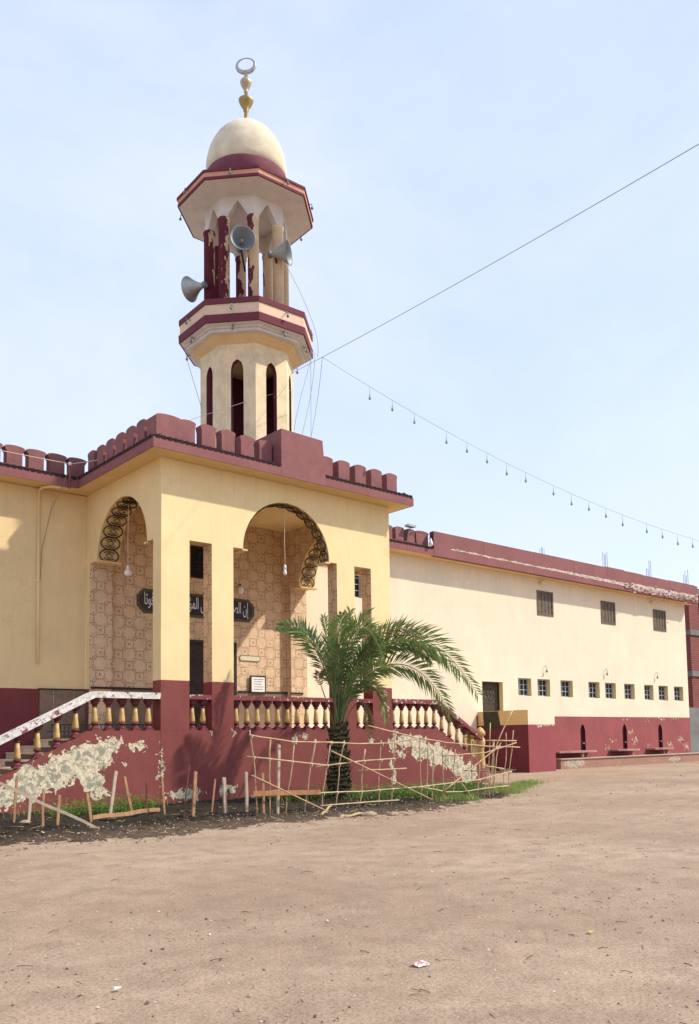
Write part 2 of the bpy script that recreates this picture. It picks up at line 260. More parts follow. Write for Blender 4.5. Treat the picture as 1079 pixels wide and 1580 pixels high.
# ------------------------------------------------------------------ geometry helpers
class MB:
    def __init__(s): s.v = []; s.f = []; s.m = []; s.s = []
    def add(s, vs, fs, m=0, smooth=False):
        o = len(s.v); s.v += [tuple(x) for x in vs]
        for f in fs: s.f.append(tuple(i+o for i in f)); s.m.append(m); s.s.append(smooth)
        return s
    def box(s, x0, x1, y0, y1, z0, z1, m=0):
        v = [(x0,y0,z0),(x1,y0,z0),(x1,y1,z0),(x0,y1,z0),(x0,y0,z1),(x1,y0,z1),(x1,y1,z1),(x0,y1,z1)]
        return s.add(v, [(0,3,2,1),(4,5,6,7),(0,1,5,4),(1,2,6,5),(2,3,7,6),(3,0,4,7)], m)
    def hexa(s, v, m=0): return s.add(v, [(0,3,2,1),(4,5,6,7),(0,1,5,4),(1,2,6,5),(2,3,7,6),(3,0,4,7)], m)
    def tube(s, pts, r, n=6, m=0, cap=True, r1=None, smooth=True):
        pts = [Vector(p) for p in pts]; k = len(pts); base = len(s.v); prev = None
        for i, p in enumerate(pts):
            d = (pts[min(i+1, k-1)]-pts[max(i-1, 0)]).normalized()
            if prev is None:
                a = d.orthogonal().normalized()
            else:
                a = (prev-d*prev.dot(d)); a = a.normalized() if a.length > 1e-6 else d.orthogonal().normalized()
            prev = a; b = d.cross(a); rr = r if r1 is None else r+(r1-r)*i/(k-1)
            for j in range(n):
                t = 2*math.pi*j/n; s.v.append(tuple(p+(a*math.cos(t)+b*math.sin(t))*rr))
        for i in range(k-1):
            for j in range(n):
                s.f.append((base+i*n+j, base+i*n+(j+1)%n, base+(i+1)*n+(j+1)%n, base+(i+1)*n+j)); s.m.append(m); s.s.append(smooth)
        if cap:
            s.f.append(tuple(base+j for j in reversed(range(n)))); s.m.append(m); s.s.append(False)
            s.f.append(tuple(base+(k-1)*n+j for j in range(n))); s.m.append(m); s.s.append(False)
        return s
    def lathe(s, prof, c=(0,0), n=16, ph=0.0, m=0, smooth=True, zoff=0, ms=None, closed=True, mat4=None):
        base = len(s.v); k = len(prof)
        for (r, z) in prof:
            for j in range(n):
                t = ph+2*math.pi*j/n; p = Vector((r*math.cos(t), r*math.sin(t), z+zoff))
                if mat4 is not None: p = mat4 @ p
                else: p += Vector((c[0], c[1], 0))
                s.v.append(tuple(p))
        for i in range(k-1):
            for j in range(n):
                s.f.append((base+i*n+j, base+i*n+(j+1)%n, base+(i+1)*n+(j+1)%n, base+(i+1)*n+j)); s.m.append(ms[i] if ms else m); s.s.append(smooth)
        if closed:
            if prof[0][0] > 1e-4: s.f.append(tuple(base+j for j in reversed(range(n)))); s.m.append(ms[0] if ms else m); s.s.append(False)
            if prof[-1][0] > 1e-4: s.f.append(tuple(base+(k-1)*n+j for j in range(n))); s.m.append(ms[-1] if ms else m); s.s.append(False)
        return s
    def extrude(s, loops, mapf, d0, d1, mf=0, mb=0, mside=0):
        """loops: outer then holes, in (u,z); mside int or f(loop_index, u0,z0,u1,z1)"""
        vv = [[Vector((p[0], p[1], 0)) for p in lp] for lp in loops]; tris = tessellate_polygon(vv); flat = [p for lp in loops for p in lp]
        b0 = len(s.v); s.v += [tuple(mapf(u, z, d0)) for u, z in flat]; b1 = len(s.v); s.v += [tuple(mapf(u, z, d1)) for u, z in flat]
        for t in tris:
            s.f.append(tuple(b0+i for i in t)); s.m.append(mf); s.s.append(False)
            s.f.append(tuple(b1+i for i in reversed(t))); s.m.append(mb); s.s.append(False)
        o = 0
        for li, lp in enumerate(loops):
            n = len(lp)
            for i in range(n):
                j = (i+1) % n; mm = mside(li, *lp[i], *lp[j]) if callable(mside) else mside
                s.f.append((b0+o+i, b0+o+j, b1+o+j, b1+o+i)); s.m.append(mm); s.s.append(False)
            o += n
        return s
    def build(s, name, mats, root=None, parent=None, label=None, link=True):
        off = Vector(root.location) if root is not None else Vector((0,0,0))
        me = bpy.data.meshes.new(name); me.from_pydata([(x-off.x, y-off.y, z-off.z) for x, y, z in s.v], [], s.f)
        if not isinstance(mats, (list, tuple)): mats = [mats]
        for m_ in mats: me.materials.append(m_)
        me.polygons.foreach_set('material_index', s.m); me.polygons.foreach_set('use_smooth', s.s)
        import bmesh
        bm = bmesh.new(); bm.from_mesh(me); bmesh.ops.recalc_face_normals(bm, faces=bm.faces); bm.to_mesh(me); bm.free()
        me.update(); o = bpy.data.objects.new(name, me)
        if link: COL.objects.link(o)
        if parent is not None: o.parent = parent
        elif root is not None: o.parent = root
        if label: o['label'] = label
        return o
YP = lambda Y=0: (lambda u, z, d: (u, d, z))
XP = lambda: (lambda u, z, d: (d, u, z))
def thing(name, label, cat, loc=(0,0,0), group=None):
    o = bpy.data.objects.new(name, None); COL.objects.link(o); o.location = loc; o.empty_display_size = .3
    o['label'] = label; o['category'] = cat
    if group: o['group'] = group
    return o
def tag(o, label, cat, group=None):
    o['label'] = label; o['category'] = cat
    if group: o['group'] = group
    return o
class Loc:
    def __init__(s, p): s.location = p
def single(mb, name, mats, loc, label, cat, group=None):
    """a thing that is one mesh, its origin at loc"""
    o = mb.build(name, mats, Loc(loc), parent=None) if False else None
    off = Vector(loc); mb.v = [(x-off.x, y-off.y, z-off.z) for x, y, z in mb.v]
    o = mb.build(name, mats); o.location = loc; return tag(o, label, cat, group)
def dup(o, parent, loc):
    c = o.copy(); COL.objects.link(c); c.parent = parent; c.location = loc
    for ch in o.children:
        d = ch.copy(); COL.objects.link(d); d.parent = c
    return c
def arc(cx, cz, r, a0, a1, n): return [(cx+r*math.cos(R(a0+(a1-a0)*i/n)), cz+r*math.sin(R(a0+(a1-a0)*i/n))) for i in range(n+1)]

# ------------------------------------------------------------------ ground
def gz(x, y):
    t = min(1, max(0, (x-19)/8.0)); return .16*t*t*(3-2*t)
mb = MB(); xs = [-300,-120,-50,-20,-8] + [-4+i*1.0 for i in range(0, 54)] + [60,75,90,120,180,300,500]; ys = [-300,-100,-30,-10] + [-4+i*1.0 for i in range(0, 34)] + [35,45,60,90,150,300,500]
rg = random.Random(3)
vv = [(x, y, gz(x, y)+(rg.uniform(-.012, .012) if 0 < x < 40 and 0 < y < 22 else 0)) for y in ys for x in xs]; nx = len(xs)
mb.add(vv, [(j*nx+i, j*nx+i+1, (j+1)*nx+i+1, (j+1)*nx+i) for j in range(len(ys)-1) for i in range(nx-1)], 0, True)
gr = mb.build('ground', M['dirt']); gr['kind'] = 'structure'
def front(x):
    pts = [(0,13.6),(4.5,13.5),(6,13.1),(7.5,12.7),(9.5,12.9),(12,12.8),(14,13.1),(15.5,13.5),(17,14.0),(18.5,14.4),(19.5,15.0),(20.5,16.2),(21.5,18.9)]
    for a, b in zip(pts, pts[1:]):
        if a[0] <= x <= b[0]: return a[1]+(b[1]-a[1])*(x-a[0])/(b[0]-a[0])
    return 19
rg = random.Random(5); mb = MB(); N1, N2 = 300, 110
X_ = [1+i*(20.9/N1) for i in range(N1+1)]; Y_ = [12.2+j*(6.85/N2) for j in range(N2+1)]
hs = {}
from mathutils import noise as mn
def sz(x, y):
    d = y-front(x)+.5*mn.noise(Vector((x*.9, y*.9, 0))); h = gz(x, y)-.03+min(1, max(0, d/1.0))*(.055+.05*min(1, max(0, (y-14)/4)))
    return h+(.05*mn.noise(Vector((x*3, y*3, 1)))+.06*mn.noise(Vector((x*7, y*7, 2)))+.03*mn.noise(Vector((x*13, y*13, 2))))*min(1, max(0, d/.6))
mb.add([(x, y, sz(x, y)) for y in Y_ for x in X_], [(j*(N1+1)+i, j*(N1+1)+i+1, (j+1)*(N1+1)+i+1, (j+1)*(N1+1)+i) for j in range(N2) for i in range(N1)], 0, True)
so_ = mb.build('soil_bed', M['soil']); so_['kind'] = 'structure'

# ------------------------------------------------------------------ the mosque
X0, X1, Y0, YW = 10.21, 18.03, 19.0, 23.45; ZP, ZT, ZS = 1.86, 8.72, 6.70; TS = .68; ZF = 1.70
AX = 14.12
mosque = thing('mosque', 'cream and maroon mosque with arched porch, toothed roof edge and long side wing', 'mosque', (14.12, 21.2, 0))
def part(mb, name, mats, parent=None, label=None): return mb.build(name, mats, mosque, parent, label)
def pieces(name, mats, boxes):
    for b_ in boxes: part(MB().box(*b_), name, mats)
# porch front wall with slits and arch
outer = [(X0, ZP), (11.01, ZP), (11.01, ZS), (11.67, ZS), (11.67, ZP), (12.33, ZP), (12.33, ZS), (12.64, ZS)] + arc(AX+.01, ZS, 1.49, 180, 0, 32)[1:-1] + \
        [(15.62, ZS), (15.90, ZS), (15.90, ZP), (16.58, ZP), (16.58, ZS), (17.24, ZS), (17.24, ZP), (X1, ZP), (X1, ZT), (X0, ZT)]
def side_front(li, u0, z0, u1, z1):
    inarch = 12.6 < min(u0, u1) and max(u0, u1) < 15.65 and min(z0, z1) >= ZS-.001 and max(z0, z1) < 8.3
    if inarch: return 2
    if X0+.01 < min(u0, u1) and max(u0, u1) < X1-.01: return 1
    return 0
mb = MB().extrude([outer], YP(), Y0, Y0+.42, 0, 1, side_front)
part(mb, 'porch_front_wall', [M['wall'], M['paper_low'], M['soffit']])
# porch side walls with an arch each
for xa, xb, nm in ((X0, X0+TS, 'porch_side_wall'), (X1, X1-TS, 'porch_side_wall')):
    o2 = [(Y0+.422, ZS), (19.75, ZS)] + arc(21.24, ZS, 1.49, 180, 0, 32)[1:-1] + [(22.73, ZS), (23.2, ZS), (23.2, ZF), (YW, ZF), (YW, ZT), (Y0+.422, ZT)]
    def side_s(li, u0, z0, u1, z1):
        if 19.7 < min(u0, u1) and max(u0, u1) < 22.8 and max(z0, z1) < 8.3: return 2
        return 1 if max(z0, z1) < ZT-.01 else 0
    part(MB().extrude([o2], XP(), xa, xb, 0, 1, side_s), nm, [M['wall'], M['paper'], M['soffit']])
# carved scroll trim under each arch
def trim(mapf, hw, mat, parent=None):
    mb = MB(); n = 13; rr = 1.455
    for k in range(n):
        a0 = 180*(k+.5)/n; la = 180/n*.52
        def P(da, v): a = R(a0+da); return mapf(rr*math.cos(a), rr*math.sin(a), v)
        pts = [P(la*math.sin(t)*1.0, hw*.92*math.cos(t)) for t in [2*math.pi*i/18 for i in range(19)]]; mb.tube(pts, .019, 5, 0, cap=False); mb.tube([P(la*.62*math.sin(t), hw*.60*math.cos(t)) for t in [R(35+110*i/6) for i in range(7)]], .016, 4); mb.tube([P(la*.62*math.sin(t), hw*.60*math.cos(t)) for t in [R(215+110*i/6) for i in range(7)]], .016, 4)
        q = .42; mb.tube([P(la*q, 0), P(0, hw*q*.8), P(-la*q, 0), P(0, -hw*q*.8), P(la*q, 0)], .014, 4, 0, cap=False)

    return part(mb, 'carved_arch_trim', mat, parent)
M['trim'] = simple('brown_carved_trim', (.085, .048, .022), amt=.3, sc=6)
trim(lambda a, b, v: (AX+.01+a, Y0+.21+v, ZS+b), .19, M['trim'])
trim(lambda a, b, v: (X0+TS/2+v, 21.24+a, ZS+b), .31, M['trim'])
trim(lambda a, b, v: (X1-TS/2+v, 21.24+a, ZS+b), .31, M['trim'])
for xa, xb in ((X0, X0+TS), (X1-TS, X1)):
    for ya, yb in ((19.73, 19.90), (22.58, 22.75)): pieces('arch_foot_moulding', M['soffit'], [(xa-.015, xb+.015, ya, yb, ZS-.05, ZS-.003)])
pieces('arch_foot_moulding', M['soffit'], [(xa, xb, Y0-.012, Y0+.435, ZS-.045, ZS-.003) for xa, xb in ((12.62, 12.78), (15.47, 15.64))])
# back wall, ceiling and floor of the porch
DX0, DX1 = 12.92, 15.32
mb = MB().extrude([[(X0+TS, ZF), (DX0, ZF), (DX0, 4.75), (DX1, 4.75), (DX1, ZF), (X1-TS, ZF), (X1-TS, 8.85), (X0+TS, 8.85)], [(13.62, 6.71), (14.78, 6.71), (14.78, 7.76), (13.62, 7.76)]], YP(), YW-.002, YW+.3, 0, 0, 0)
part(mb, 'porch_back_wall', M['paper'])
pieces('stone_dado', M['marble'], [(X0+TS+.002, DX0-.06, YW-.035, YW-.005, ZF, 3.12), (DX1+.06, X1-TS-.002, YW-.035, YW-.005, ZF, 3.12)])
pieces('dado_rail', M['wood'], [(X0+TS+.001, DX0-.05, YW-.05, YW-.006, 3.123, 3.19), (DX1+.05, X1-TS-.001, YW-.05, YW-.006, 3.123, 3.19), (X0+.05, X0+TS+.03, 23.16, 23.197, 3.11, 3.17), (X1-TS-.03, X1-.2, 23.16, 23.197, 3.11, 3.17)])
part(MB().box(X0+TS+.002, X1-TS-.002, Y0+.424, YW-.004, 8.70, 8.86), 'porch_ceiling', M['cream'])
part(MB().box(X0-.0, X1, Y0+.36, YW-.001, 1.50, ZF-.002), 'porch_floor', M['stepm'])
# front door in the back wall
mb = MB().box(DX0+.002, DX0+.1, YW-.03, YW+.1, ZF, 4.748).box(DX1-.1, DX1-.002, YW-.03, YW+.1, ZF, 4.748).box(DX0+.102, DX1-.102, YW-.03, YW+.1, 4.64, 4.748)
dr = part(mb, 'door', M['wood'])
for xa, xb in ((DX0+.104, AX-.005), (AX+.005, DX1-.104)):
    m2 = MB().box(xa, xb, YW+.03, YW+.09, ZF+.01, 4.637)
    for z0, z1 in ((1.85, 2.5), (2.6, 3.3), (3.4, 4.05), (4.15, 4.5)):
        for q in range(2):
            wq = (xb-xa-.24)/2; xx = xa+.08+q*(wq+.08); m2.box(xx, xx+wq, YW+.012, YW+.028, z0, z1)
    part(m2, 'door_leaf', M['wood'], dr)
part(MB().tube([(AX+.07, YW+.0, 2.65), (AX+.07, YW-.05, 2.70), (AX+.07, YW-.05, 2.85), (AX+.07, YW+.0, 2.9)], .012, 6), 'door_handle', M['silver'], dr)
def grille(mb, x0, x1, y, z0, z1, nx_, nz_, r=.011):
    for i in range(1, nx_): x = x0+(x1-x0)*i/nx_; mb.box(x-r, x+r, y-r, y+r, z0, z1)
    for i in range(1, nz_): z = z0+(z1-z0)*i/nz_; mb.box(x0, x1, y-r*.7, y+r*.7, z-r, z+r)
    return mb
def window(x0, x1, z0, z1, yf, fw_, fm, gm, nx_, nz_, r=.011):
    f = MB().box(x0, x0+fw_, yf, yf+.06, z0, z1).box(x1-fw_, x1, yf, yf+.06, z0, z1).box(x0+fw_+.001, x1-fw_-.001, yf, yf+.06, z0, z0+fw_).box(x0+fw_+.001, x1-fw_-.001, yf, yf+.06, z1-fw_, z1)
    fo = part(f, 'window', fm)
    part(MB().box(x0+fw_*.8, x1-fw_*.8, yf+.062, yf+.08, z0+fw_*.8, z1-fw_*.8), 'pane', M['glassd'], fo)
    part(grille(MB(), x0+fw_+.002, x1-fw_-.002, yf+.02, z0+fw_+.002, z1-fw_-.002, nx_, nz_, r), 'grille', gm, fo); return fo
window(13.63, 14.77, 6.72, 7.75, YW+.04, .05, M['wood'], M['iron'], 4, 4)

# wing walls
def rect(a, b, c, d): return [(a, c), (b, c), (b, d), (a, d)]
SM = [(29.81,30.72),(31.17,32.08),(32.88,33.82),(35.09,36.01),(36.48,37.41),(38.16,39.11),(40.02,40.90),(41.41,42.36),(42.99,43.95)]
BG = [(31.31,32.50),(36.36,37.60),(41.19,42.44)]
NI = [(34.49,),(38.05,),(41.40,)]
WE = 44.5
def niche(cx): return [(cx-.2, .85), (cx-.2, 1.8), (cx-.12, 2.0), (cx, 2.12), (cx+.12, 2.0), (cx+.2, 1.8), (cx+.2, .85)][::-1]
holes = [rect(a, b, 3.34, 4.11) for a, b in SM] + [rect(a, b, 7.0, 8.12) for a, b in BG] + [niche(c[0]) for c in NI] + [rect(27.42, 28.76, 2.62, 3.89), rect(20.0, 20.86, 6.74, 7.79)]
M['reveal_shade'] = simple('shaded_window_reveal', (.72, .60, .30), amt=.08)  # wall cream made darker and yellower, the shade of the reveals as colour
mb = MB().extrude([rect(X1+.002, WE, -.3, 8.66)]+holes, YP(), YW, YW+.35, 0, 0, lambda li, *a: 0 if li == 0 else (2 if 13 <= li <= 15 else 1))
part(mb, 'wing_front_wall', [M['wing'], M['reveal_shade'], M['niche']])
pieces('niche_back', M['niche'], [(c[0]-.25, c[0]+.25, YW+.14, YW+.18, .8, 2.2) for c in NI])
mb = MB().box(WE-.3, WE, YW+.352, 40, -.3, 8.66).box(X1+.002, WE, 40.001, 40.3, -.3, 8.66)
part(mb, 'wing_rear_wall', M['cream_w'])
for a, b in SM: window(a+.002, b-.002, 3.342, 4.108, YW+.17, .045, M['white_iron'], M['white_iron'], 3, 3, .014)
for a, b in BG:
    f = MB().box(a, a+.09, YW-.03, YW+.05, 7.0, 8.12).box(b-.09, b, YW-.03, YW+.05, 7.0, 8.12).box(a+.091, b-.091, YW-.03, YW+.05, 7.0, 7.09).box(a+.091, b-.091, YW-.03, YW+.05, 8.03, 8.12)
    fo = part(f, 'shuttered_window', M['shutter']); n = 4; ww = (b-a-.2)/n
    for i in range(n):
        x = a+.1+i*ww; mm = MB().box(x+.006, x+.10, YW-.012, YW+.03, 7.095, 8.025).box(x+.101, x+ww-.006, YW+.005, YW+.03, 7.095, 8.025)
        part(mm, 'shutter', [M['shutter']], fo)
    part(MB().box(a+.08, b-.08, YW+.031, YW+.045, 7.08, 8.04), 'pane', M['shutter_d'], fo)
window(20.01, 20.85, 6.75, 7.78, YW+.12, .045, M['white_iron'], M['white_iron'], 3, 4, .013)
# side door above the landing
mb = MB().box(27.422, 27.50, YW+.2, YW+.3, 2.7, 3.888).box(28.68, 28.758, YW+.2, YW+.3, 2.7, 3.888).box(27.502, 28.678, YW+.2, YW+.3, 3.80, 3.888)
d2 = part(mb, 'side_door', M['wood']); mb = MB().box(27.503, 28.677, YW+.24, YW+.29, 2.65, 3.798)
for z in (2.75, 2.85, 2.95): mb.box(27.6, 28.58, YW+.225, YW+.238, z-.02, z+.02)
for i in range(4): mb.tube([(27.66+i*.2, YW+.23, 3.08), (27.86+i*.2, YW+.23, 3.3), (27.72+i*.2, YW+.23, 3.45), (27.9+i*.18, YW+.23, 3.62)], .018, 4)
for a, b, c_, d in ((27.6, 28.58, 3.66, 3.70), (27.6, 28.58, 3.0, 3.03), (27.58, 27.62, 3.0, 3.7), (28.56, 28.60, 3.0, 3.7)): mb.box(a, b, YW+.222, YW+.237, c_, d)
part(mb, 'door_leaf', simple('weathered_door', (.085, .062, .045), amt=.3, sc=6), d2)
# left wing
part(MB().box(-8, X0-.002, YW, YW+.35, -.3, 8.70), 'left_wing_wall', M['wingL'])
pieces('stone_dado', M['marble'], [(8.9, X0-.003, YW-.035, YW-.003, ZF-.4, 3.06), (-8, -7.7, YW+.352, 40, -.3, 8.7)])
part(MB().box(8.86, X0-.02, YW-.05, YW-.004, 3.063, 3.10), 'dado_rail', M['wood'])
mb = MB()
for x in (9.28, 9.86): mb.box(x-.008, x+.008, YW-.042, YW-.036, ZF, 3.05)
part(mb, 'dado_joint', M['concrete'])
# roof slabs
pieces('roof', M['concrete'], [(-8, WE-.01, YW+.004, 40, 8.72, 8.90), (X0+.02, X1-.02, Y0+.02, YW, 8.88, 8.96)])
# eaves : soffit and fascia
EO = .56
def eave_x(x0, x1, y, z, hh, zs_=None, back=None, nm='eave'):   # along x, edge at y
    part(MB().box(x0, x1, y, back, z, z+.05), 'soffit', M['soffit']); part(MB().box(x0, x1, y-.03, y-.002, z-.005, z+hh), 'fascia', M['fascia'])
EX0, EX1, EYF, EYW = X0-.50, X1+.48, Y0-EO, YW-.58
pieces('porch_soffit', M['soffit'], [(EX0, EX1, EYF, Y0+.02, ZT+.002, ZT+.05), (EX0, X0+.02, Y0+.021, YW+.02, ZT+.002, ZT+.05), (X1-.02, EX1, Y0+.021, YW+.02, ZT+.002, ZT+.05)])
pieces('wing_soffit', M['soffit'], [(-8, EX0-.001, EYW, YW+.02, ZT-.008, ZT+.045), (EX1+.001, WE+.35, EYW, YW+.02, 8.662, 8.71)])
FH = .25
pieces('porch_fascia', M['fascia'], [(EX0-.03, EX1+.03, EYF-.03, EYF-.001, ZT, ZT+FH), (EX0-.03, EX0-.001, EYF, EYW-.031, ZT, ZT+FH), (EX1+.001, EX1+.03, EYF, EYW-.031, ZT, ZT+FH)])
pieces('wing_fascia', M['fascia'], [(-8, EX0-.032, EYW-.03, EYW-.001, ZT-.01, ZT+FH-.01), (EX1+.032, 24.06, EYW-.03, EYW-.001, 8.655, 8.655+FH)])
# low upstand walls behind the tiles
PYF = Y0-.25; PXL = X0-.26; PXR = X1+.24; PYW = YW-.33
pieces('porch_upstand', M['mar'], [(PXL, PXR, PYF, PYF+.28, 8.78, 9.16), (PXL, PXL+.28, PYF+.281, PYW+.3, 8.78, 9.16), (PXR-.28, PXR, PYF+.281, PYW+.3, 8.78, 9.16)])
pieces('wing_upstand', M['mar'], [(-8, PXL-.001, PYW, PYW+.28, 8.78, 9.13), (PXR+.001, 24.06, PYW, PYW+.28, 8.78, 9.10)])
# long plain parapet of the wing
mb = MB(); xx = 24.062
rg = random.Random(11)
while xx < WE+.35:
    x2 = min(xx+rg.uniform(2.6, 3.4), WE+.35); 
    mb.box(xx, x2-.014, EYW-.04, EYW+.18, 8.655, 9.62+rg.uniform(-.02, .02)); xx = x2
part(mb, 'wing_parapet', M['parapet'])
part(MB().box(24.06, WE+.35, EYW-.02, EYW+.17, 8.66, 9.57), 'parapet_core', M['mar_dark'])
# ragged broken render along the lower edge at the far end
mb = MB(); rg = random.Random(21)
for i in range(150):
    x = rg.uniform(37.5, WE+.3); z = 8.86+rg.gauss(0, .10); s_ = rg.uniform(.03, .11)
    c0 = Vector((x, EYW-.045, z)); vs_ = []
    for a in range(6): vs_.append(c0+Vector((s_*1.9*math.cos(a*1.047)*rg.uniform(.6, 1.1), -rg.uniform(0, .035), s_*.6*math.sin(a*1.047)*rg.uniform(.6, 1.1))))
    vs_.append(c0+Vector((0, -.05-.03*rg.random(), 0))); mb.add(vs_, [(a, (a+1) % 6, 6) for a in range(6)])
part(mb, 'flaked_render', simple('flaked_render', (.62, .44, .37), amt=.4, sc=5))
# roof tiles along the eaves
def tiles_x(mb, x0, x1, ya, za, yb, zb, pitch=.165):
    n = int(round((x1-x0)/pitch))
    for i in range(n):
        x = x0+(i+.5)*(x1-x0)/n; mb.tube([(x, ya-.03, za+.005), (x, yb, zb)], .068, 8)
def tiles_y(mb, y0, y1, xa, za, xb, zb, pitch=.165):
    n = int(round((y1-y0)/pitch))
    for i in range(n):
        y = y0+(i+.5)*(y1-y0)/n; mb.tube([(xa, y, za+.005), (xb, y, zb)], .068, 8)
PED0, PED1 = 13.50, 15.02
mb = MB(); tiles_x(mb, EX0, PED0-.02, EYF-.01, ZT+FH, PYF+.02, 9.08); part(mb, 'porch_roof_tiles', M['tile'])
mb = MB(); tiles_x(mb, PED1+.02, EX1, EYF-.01, ZT+FH, PYF+.02, 9.08); part(mb, 'porch_roof_tiles', M['tile'])
mb = MB(); tiles_y(mb, EYF+.05, EYW-.02, EX0-.04, ZT+FH, PXL+.02, 9.08); part(mb, 'porch_roof_tiles', M['tile'])
mb = MB(); tiles_y(mb, EYF+.05, EYW-.02, EX1+.04, ZT+FH, PXR-.02, 9.08)
part(mb, 'porch_roof_tiles', M['tile'])
mb = MB(); tiles_x(mb, 2, EX0-.06, EYW-.01, ZT+FH-.01, PYW+.02, 9.05); part(mb, 'wing_roof_tiles', M['tile'])
mb = MB(); tiles_x(mb, EX1+.06, 24.0, EYW-.01, 8.655+FH, PYW+.02, 9.0)
part(mb, 'wing_roof_tiles', M['tile'])
pieces('eave_core', M['mar_dark'], [(EX0, EX1, EYF, PYF-.001, ZT+.06, ZT+FH-.03), (EX0, PXL-.001, PYF, EYW, ZT+.06, ZT+FH-.03), (PXR+.001, EX1, PYF, EYW, ZT+.06, ZT+FH-.03), (-8, EX0-.04, EYW, PYW-.001, ZT+.05, ZT+FH-.05), (EX1+.04, 24.05, EYW, PYW-.001, 8.72, 8.655+FH-.04)])
# merlons
def merlon_mb(wb, wt, dp, h, cx, cy, z, along='x'):
    pts = [(-wb/2, 0), (wb/2, 0), (wb/2, h*.66), (wb/2*.4+wt/2*.6, h*.80), (wt/2, h*.90)]
    n = 8
    for i in range(1, n): a = math.pi*i/n; pts.append((wt/2*math.cos(a), h*.90+h*.115*math.sin(a)))
    pts += [(-wt/2, h*.90), (-(wb/2*.4+wt/2*.6), h*.80), (-wb/2, h*.66)]
    f = (lambda u, v, d: (cx+u, cy+d, z+v)) if along == 'x' else (lambda u, v, d: (cx+d, cy+u, z+v))
    return MB().extrude([pts], f, -dp/2, dp/2)
rg = random.Random(2)
def merlon_row(cs, along, ZB, H, wb, wt, dp):
    first = None
    for (cx, cy) in cs:
        if first is None:
            first = part(merlon_mb(wb, wt, dp, H, cx, cy, ZB, along), 'merlon', M['mar']); f0 = (cx, cy); first_loc = Vector(first.location)
        else:
            c = first.copy(); COL.objects.link(c); c.parent = mosque; c.location = first_loc+Vector((cx-f0[0], cy-f0[1], rg.uniform(-.012, .012)))
merlon_row([(10.83+.60*k, PYF+.14) for k in range(5)], 'x', 9.162, .57, .40, .46, .27)
merlon_row([(15.38+.645*k, PYF+.14) for k in range(5)], 'x', 9.162, .56, .42, .46, .27)
merlon_row([(PXL+.14, 19.62+.60*k) for k in range(6)], 'y', 9.162, .62, .40, .48, .27)
merlon_row([(PXR-.14, 19.45+.60*k) for k in range(6)], 'y', 9.162, .58, .40, .46, .27)
merlon_row([(9.78-.59*k, PYW+.14) for k in range(14)], 'x', 9.132, .54, .42, .56, .27)
merlon_row([(18.9+.60*k, PYW+.14) for k in range(8)], 'x', 9.102, .50, .42, .48, .27)
part(merlon_mb(.72, .74, .5, .57, PXL+.34, PYF+.24, 9.162), 'corner_merlon', M['mar'])
part(merlon_mb(.66, .70, .27, .52, 23.72, PYW+.14, 9.102), 'end_merlon', M['mar'])
# pedestal in the roof edge
mb = MB().hexa([(PED0, EYF-.035, ZT-.002), (PED1+.04, EYF-.035, ZT-.002), (PED1+.04, 19.7, ZT+.3), (PED0, 19.7, ZT+.3), (PED0, EYF-.035, 10.03), (PED1-.08, EYF-.035, 10.0), (PED1-.08, 19.7, 10.0), (PED0, 19.7, 10.03)])
part(mb, 'parapet_pedestal', M['mar'])

# ------------------------------------------------------------------ writing over the door
TXT = 'إن الصلاة كانت على المؤمنين كتابا موقوتا'
FORMS = {'ا':(0xFE8D,0xFE8E),'إ':(0xFE87,0xFE88),'ن':(0xFEE5,0xFEE6,0xFEE7,0xFEE8),'ل':(0xFEDD,0xFEDE,0xFEDF,0xFEE0),'ص':(0xFEB9,0xFEBA,0xFEBB,0xFEBC),'ة':(0xFE93,0xFE94),
 'ك':(0xFED9,0xFEDA,0xFEDB,0xFEDC),'ت':(0xFE95,0xFE96,0xFE97,0xFE98),'ع':(0xFEC9,0xFECA,0xFECB,0xFECC),'ى':(0xFEEF,0xFEF0),'م':(0xFEE1,0xFEE2,0xFEE3,0xFEE4),'ؤ':(0xFE85,0xFE86),
 'ي':(0xFEF1,0xFEF2,0xFEF3,0xFEF4),'ب':(0xFE8F,0xFE90,0xFE91,0xFE92),'و':(0xFEED,0xFEEE),'ق':(0xFED5,0xFED6,0xFED7,0xFED8),'ر':(0xFEAD,0xFEAE),'ح':(0xFEA1,0xFEA2,0xFEA3,0xFEA4),'س':(0xFEB1,0xFEB2,0xFEB3,0xFEB4),'ه':(0xFEE9,0xFEEA,0xFEEB,0xFEEC),'د':(0xFEA9,0xFEAA),'ج':(0xFE9D,0xFE9E,0xFE9F,0xFEA0)}
def shape(t):
    out = []; i = 0; prev_join = False
    while i < len(t):
        c = t[i]
        if c == ' ': out.append(' '); prev_join = False; i += 1; continue
        if c == 'ل' and i+1 < len(t) and t[i+1] == 'ا':
            out.append(chr(0xFEFC if prev_join else 0xFEFB)); prev_join = False; i += 2; continue
        f = FORMS[c]; nxt = i+1 < len(t) and t[i+1] != ' '; dual = len(f) == 4
        if dual and nxt: out.append(chr(f[3] if prev_join else f[2])); prev_join = True
        else: out.append(chr(f[1] if prev_join else f[0])); prev_join = False
        i += 1
    return ''.join(reversed(out))
